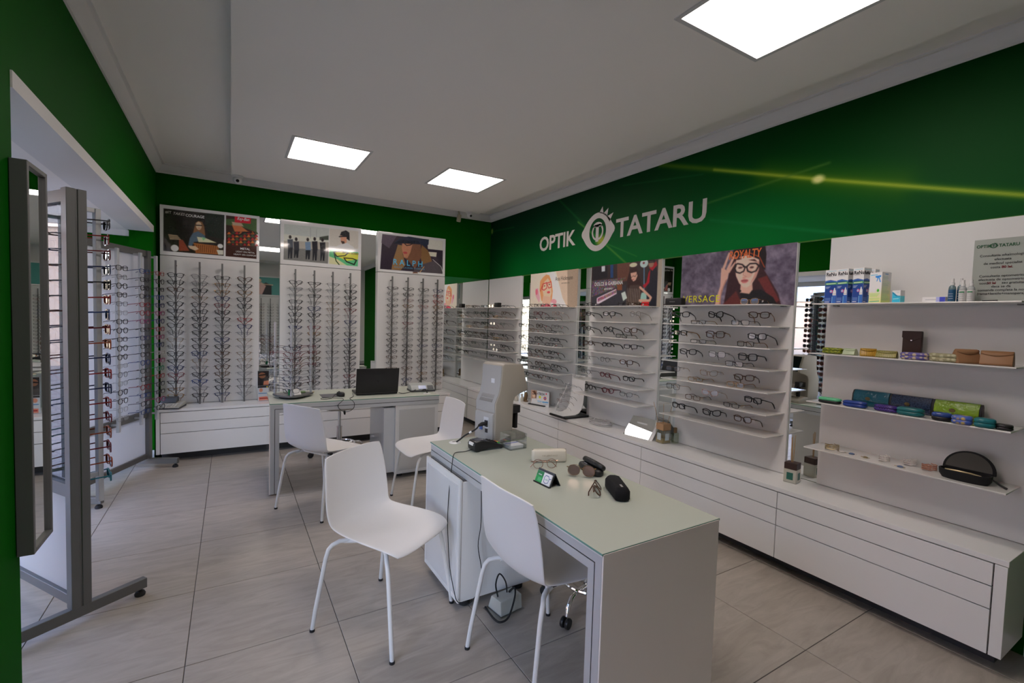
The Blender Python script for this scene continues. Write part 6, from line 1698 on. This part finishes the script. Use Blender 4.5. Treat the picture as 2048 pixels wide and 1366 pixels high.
def pillow_case(label, x, y, z, rz, L, D, h, top, bot=None, e=2.6, tx=0.0):
    t = thing('glasses_case', label, 'glasses case', (x, y, z), rz)
    o = ellipse_pts(L / 2, D / 2, 28, e)
    if bot:
        b = blob(o, h * .5); b.v = [(x_, y_, h * .5 - z_) for x_, y_, z_ in b.v]; b.build('lower_shell', bot, t, smooth='all')
        blob(o, h * .5).build('lid', top, t, smooth='all', loc=(0, 0, h * .5))
    else:
        b = MB(); r1 = blob(o, h * .5); b.add([(x_, y_, h * .5 - z_) for x_, y_, z_ in r1.v], r1.f); b.build('lower_shell', top, t, smooth='all')
        blob(o, h * .5).build('lid', top, t, smooth='all', loc=(0, 0, h * .5))
    return t
def tent_case(label, x, y, z, rz, L, D, h, m, flap):
    """Triangular folding case, the gable at both ends. Local x along its length."""
    t = thing('glasses_case', label, 'glasses case', (x, y, z), rz)
    pr = [(-D / 2, 0), (-D / 2 - .002, h * .12), (-D * .32, h * .62), (-D * .12, h * .92), (0, h), (D * .14, h * .9), (D * .34, h * .6), (D / 2 + .002, h * .12), (D / 2, 0)]
    MB().prism(pr, -L / 2, L / 2, 'x').build('body', m, t, smooth=True, bevel=.002)
    pts = [(-L / 2, 0)] + [(-L / 2 + L * k / 12, -D * .30 * math.sin(PI * k / 12) - .004) for k in range(13)] + [(L / 2, 0)]
    fl = MB()
    a = [(-L / 2 + L * k / 12) for k in range(13)]
    vs = []
    for k, xx in enumerate(a):
        dd = .25 + .35 * math.sin(PI * k / 12)
        vs += [(xx, -D * .12, h * .945), (xx, -D * (.12 + .22 * dd * 1.4) - .0022, h * (.93 - .42 * dd * 1.2))]
    fs = [(2 * k, 2 * k + 1, 2 * k + 3, 2 * k + 2) for k in range(12)]
    f_ = fl.add(vs, fs).build('flap', m, t, smooth='all')
    so = f_.modifiers.new('s', 'SOLIDIFY'); so.thickness = .0022; so.offset = 1
    return t
Z2, Z3, Z4 = 1.3255, 1.0455, .7755
R_ = -PI / 2
pillow_case('yellow-green snakeskin glasses case at the mirror end of the second shelf', 2.945, 1.345, Z2, R_, .106, .055, .034, case_mat('case_snake', (.34, .36, .02), (.10, .14, .01), 'scales'))
tent_case('pale mint folding glasses case, half round, on the second shelf', 2.95, 1.258, Z2, R_ , .058, .055, .036, case_mat('case_mint', (.42, .50, .33)), 0)
tent_case('small golden patterned folding case on the second shelf', 2.945, 1.172, Z2, R_ + .5, .070, .050, .042, case_mat('case_gold', (.50, .30, .03), (.30, .16, .01), 'waves'), 0)
tent_case('olive patterned folding glasses case before the tall brown case', 2.94, 1.085, Z2, R_ + .15, .085, .060, .036, case_mat('case_olive', (.32, .29, .09), (.20, .18, .04), 'waves'), 0)
t = thing('glasses_case', 'tall dark brown upright glasses case with a press stud on the second shelf', 'glasses case', (3.03, 1.012, Z2), -PI / 2)
bk = case_mat('case_dark_brown', (.030, .010, .006), rough=.5)
MB().box(-.040, .040, -.012, .014, 0, .142).build('body', bk, t, smooth=True, bevel=.005)
MB().prism([(-.041, .142), (-.041, .108), (-.02, .098), (0, .085), (.02, .098), (.041, .108), (.041, .142)], -.0150, -.0115, 'y').build('flap', bk, t, bevel=.001)
MB().lathe([(.0, -.0175), (.0035, -.0170), (.004, -.0150)], 12, (0, 0, .094), axis='y').build('press_stud', CHROME, t, smooth=True)
pillow_case('cream glasses case with blue and red figures on the second shelf', 2.925, .963, Z2, R_ - .05, .118, .056, .036, case_mat('case_flower', (.56, .45, .28), (.10, .08, .30), 'flowers'), e=3)
pillow_case('pale beige patterned glasses case before the tan folding cases', 2.925, .853, Z2, R_ - .25, .125, .058, .040, case_mat('case_beige', (.48, .46, .30), (.28, .26, .15), 'flowers'), e=3)
tan = case_mat('case_tan', (.27, .14, .065), rough=.55)
tent_case('tan cardboard folding glasses case turned to show its gable', 2.935, .778, Z2, R_ + .75, .085, .064, .066, tan, 1)
tent_case('larger tan folding glasses case at the near end of the second shelf', 2.955, .678, Z2, R_ + .1, .105, .070, .064, tan, 1)
# third shelf, back row: three soft wallets
def wallet(label, y, m, edge, L=.172):
    t = thing('glasses_wallet', label, 'glasses case', (3.030, y, Z3), -PI / 2)
    MB().prism([(-.022, .0), (-.026, .012), (-.020, .060), (-.008, .080), (.006, .082), (.016, .070), (.020, .0)], -L / 2, L / 2, 'x').build('body', m, t, smooth=True, bevel=.004)
    for s in (-1, 1):
        MB().prism([(-.024, .0), (-.029, .012), (-.022, .062), (-.009, .083), (.008, .085), (.018, .072), (.022, .0)], s * L / 2 - .004, s * L / 2 + .004, 'x').build('edge_piping', edge, t, smooth=True, bevel=.002)
    MB().prism([(-.0290, .030), (-.0250, .062), (-.009, .084), (.006, .086), (.006, .083), (-.008, .081), (-.0225, .060), (-.0265, .030)], -L / 2 + .004, L / 2 - .004, 'x').build('flap', m, t, smooth=True)
    b = MB().lathe([(.0, -.0015), (.0095, -.0015), (.0095, .0), (.0, .0)], 18, (0, 0, 0), axis='y')
    b.v = [(x * 1.25, y_, z) for x, y_, z in b.v]
    b.build('clasp', mat('clasp_gold', (.62, .47, .20), .25, .9), t, loc=(-.012, -.0300, .044), rot=(.12, 0, 0), smooth=True)
ed = mat('black_piping', (.01, .01, .012), .5)
def fold_mat(name, col):
    m = mat(name, col, .22, bump=.0)
    n = m.node_tree.nodes; l = m.node_tree.links
    tc = n.new('ShaderNodeTexCoord'); v = n.new('ShaderNodeTexNoise'); v.inputs['Scale'].default_value = 22; v.inputs['Distortion'].default_value = 2.5
    bu = n.new('ShaderNodeBump'); bu.inputs['Strength'].default_value = .6; bu.inputs['Distance'].default_value = .006
    l.new(tc.outputs['Object'], v.inputs['Vector']); l.new(v.outputs['Fac'], bu.inputs['Height']); l.new(bu.outputs[0], n['Principled BSDF'].inputs['Normal'])
    return m
wallet('teal glossy glasses wallet with oval clasp, back row of the third shelf', 1.170, fold_mat('wallet_teal', (.008, .085, .13)), ed)
wallet('dark navy crocodile glasses wallet with oval clasp, back row of the third shelf', .995, case_mat('wallet_navy', (.004, .008, .035), (.03, .05, .10), 'croc', .18), ed)
wallet('lime green glasses wallet with gold oval clasp, back row of the third shelf', .818, fold_mat('wallet_lime', (.20, .34, .015)), ed)
bkp = mat('black_shell', (.01, .01, .011), .35)
pillow_case('mint green glasses case with black underside at the mirror end', 2.915, 1.330, Z3, R_ + .12, .112, .052, .032, case_mat('case_green', (.12, .50, .26), rough=.25), bkp, e=3)
pillow_case('royal blue glasses case in the front row before the teal wallet', 2.915, 1.205, Z3, R_ + .10, .108, .054, .034, case_mat('case_blue', (.018, .05, .26), rough=.25), e=4)
pillow_case('purple checked glasses case between two blue-green ones', 2.925, 1.067, Z3, R_ + .0, .104, .052, .034, case_mat('case_purple', (.08, .03, .30), (.02, .01, .06), 'check', .3))
pillow_case('dark teal oval glasses case before the navy crocodile wallet', 2.915, .962, Z3, R_ + .08, .110, .054, .040, case_mat('case_teal', (.008, .13, .14), rough=.3))
pillow_case('short blue glasses case with black underside before the lime wallet', 2.905, .838, Z3, R_ + .2, .075, .056, .040, case_mat('case_blue2', (.025, .06, .24), rough=.25), bkp, e=3)
pillow_case('cream glasses case with blue figures before the lime wallet', 2.895, .763, Z3, R_ + .1, .074, .052, .040, case_mat('case_cream', (.60, .44, .14), (.06, .12, .45), 'flowers'), e=3.2)
pillow_case('turquoise glasses case towards the near end of the third shelf', 2.90, .688, Z3, R_ + .2, .072, .056, .042, case_mat('case_turq', (.010, .15, .17), rough=.3), e=3)
pillow_case('small black glasses case at the near end of the third shelf', 2.915, .630, Z3, R_ + .1, .058, .045, .026, bkp)
# fourth shelf: trinkets and the big open case
rs = random.Random(9)
def trinket(label, y, x, s, m1, m2, kind):
    t = thing('trinket', label, 'jewellery', (x, y, Z4))
    if kind == 'chain':
        pts = [(.020 * s * math.cos(a) * (1 + .2 * math.sin(3 * a)), .026 * s * math.sin(a), .004 + .002 * math.sin(5 * a) + .0006 * k) for k, a in enumerate([2 * PI * q / 16 for q in range(49)])]
        MB().tube(pts, .0028, 5).build('chain', m1, t, smooth=True)
        MB().lathe([(.0, 0), (.006, .002), (.006, .006), (.0, .009)], 10, (.0, .012, .01)).build('bead', m2, t, smooth=True)
    else:
        MB().lathe([(.0, .0), (.010 * s, .0), (.012 * s, .003), (.006 * s, .007), (.0, .008)], 12).build('stone', m1, t, smooth=True)
        MB().tube([(-.0, -.018 * s, .002), (.006, .0, .003), (.0, .02 * s, .002)], .0016, 5).build('pin', m2, t, smooth=True)
gold = mat('dull_gold', (.42, .34, .20), .35, .7); blue = mat('blue_stone', (.12, .17, .30), .15); pearl = mat('pearl', (.62, .58, .55), .2); cor = mat('coral_beads', (.40, .18, .12), .35)
for a in [('gold bead bracelet bunched at the mirror end of the glass shelf', 1.318, 2.945, 1.3, gold, blue, 'chain'), ('pearl brooch beside the gold bracelet', 1.268, 2.95, 1.2, pearl, gold, 'pin'), ('pale blue stone brooch on the glass shelf', 1.222, 2.955, 1.3, blue, pearl, 'pin'),
          ('gold pin with small stone, fourth trinket from the mirror', 1.152, 2.945, 1.1, gold, gold, 'pin'), ('thin pale chain, fifth trinket from the mirror', 1.072, 2.955, .9, pearl, pearl, 'chain'),
          ('blue oval stone brooch near the front edge of the shelf', .990, 2.920, 1.2, blue, gold, 'pin'), ('pearl chain behind the blue oval brooch', .978, 3.00, 1.0, pearl, gold, 'chain'), ('coral bead string next to the open black case', .895, 2.985, 1.1, cor, pearl, 'chain')]:
    trinket(*a)
t = thing('hard_case', 'large open black zip case with grey lining on the glass shelf', 'glasses case', (2.955, .755, Z4), -PI / 2)
zc = mat('black_nylon', (.008, .008, .009), .8, bump=.4, bscale=400)
o = ellipse_pts(.094, .050, 32, 2.5)
b = MB(); m = len(o)
vs = [(x * .86, y * .82, 0) for x, y in o] + [(x * .97, y * .96, .016) for x, y in o] + [(x, y, .042) for x, y in o] + [(x * .93, y * .90, .042) for x, y in o] + [(x * .88, y * .84, .012) for x, y in o]
fs = [tuple(range(m))[::-1]] + [(i * m + k, i * m + (k + 1) % m, (i + 1) * m + (k + 1) % m, (i + 1) * m + k) for i in range(4) for k in range(m)] + [tuple(4 * m + k for k in range(m))]
b.add(vs, fs).build('lower_shell', zc, t, smooth=True)
oo = [(.094 * math.cos(PI * k / 20), .088 * math.sin(PI * k / 20)) for k in range(21)]
MB().prism([(-.094, -.006)] + oo[::-1] + [(.094, -.006)], 0, .016, 'y').build('lid', zc, t, smooth=True, bevel=.004, loc=(0, .040, .044), rot=(-.25, 0, 0))
MB().prism([(x * .88, z * .88) for x, z in oo[::-1]], -.0012, -.0002, 'y').build('lining', mat('grey_lining', (.085, .08, .07), .9), t, loc=(0, .040, .046), rot=(-.25, 0, 0))
MB().tube([(.06, -.02, .036), (.02, .0, .036), (-.03, .0, .036), (-.07, -.01, .036)], .005, 6).build('inner_frame', mat('inner_gold', (.35, .28, .16), .3, .6), t, smooth=True)
MB().tube([(.092, .0, .03), (.115, .01, .012), (.140, .0, .004)], [.004, .005, .006], 6).build('zip_pull', BLACKP, t, smooth=True)

# black cases on top shelves
def small_case(label, x, y, z, L, h, word=None):
    t = thing('glasses_case', label, 'glasses case', (x, y, z), -PI / 2)
    MB().box(-L / 2, L / 2, -.028, .028, 0, h).build('body', BLACKL, t, smooth=True, bevel=.008, seg=3)
    if word: text(word, .011, wall_frame('B', -.032, -.0286, h * .42), mat('grey_print', (.35, .35, .33), .4), t, spacing=1.2)
small_case('long black case with small lettering below the beanie poster', 2.935, 2.46, 1.6101, .155, .056, 'VERSACE')
small_case('black case on the top shelf of the plain corner panel', 2.94, 5.27, 1.6101, .10, .062)

# ================================================================ cameras and detector at the ceiling
def dome(label, x, y, z, dirv, s=1.0):
    t = thing('security_camera', label, 'camera', (x, y, z))
    MB().lathe([(.0, 0), (.052 * s, 0), (.052 * s, -.012), (.042 * s, -.022), (.0, -.022)][::-1], 24).build('mount', LEGM, t, smooth=True)
    bl_ = MB().lathe([(.0, -.042), (.022, -.038), (.036, -.022), (.040, .0), (.036, .018), (.0, .03)], 24)
    d = Vector(dirv).normalized()
    q = Vector((0, 0, -1)).rotation_difference(d).to_matrix().to_4x4()
    bl_.v = [tuple(q @ (Vector(v) * s)) for v in bl_.v]
    bl_.build('ball', LEGM, t, smooth=True, loc=(0, 0, -.040 * s))
    ln_ = MB().lathe([(.0, -.0440), (.011, -.0435), (.015, -.0400), (.0, -.036)], 20)
    ln_.v = [tuple(q @ (Vector(v) * s)) for v in ln_.v]
    ln_.build('lens_window', mat('camera_black', (.008, .008, .01), .1), t, smooth=True, loc=(0, 0, -.040 * s))
dome('white dome camera under the slab corner above the picnic basket poster', .055, 5.43, ZD, (.05, -1, -.45))
dome('white dome camera near the corner with the logo wall', 2.585, 5.42, ZD, (-.1, -1, -.35), .95)
t = thing('motion_detector', 'small ivory motion detector on the far wall next to the corner camera', 'motion detector', (2.575, 5.735, 2.84))
iv = mat('ivory_plastic', (.55, .50, .36), .5)
MB().tube([(0, .01, .02), (0, -.01, .0), (0, -.02, -.03)], .012, 8).build('bracket', iv, t, smooth=True)
MB().box(-.026, .026, -.045, -.008, -.115, -.02).build('housing', iv, t, smooth=True, bevel=.008, rot=(.15, .08, 0))
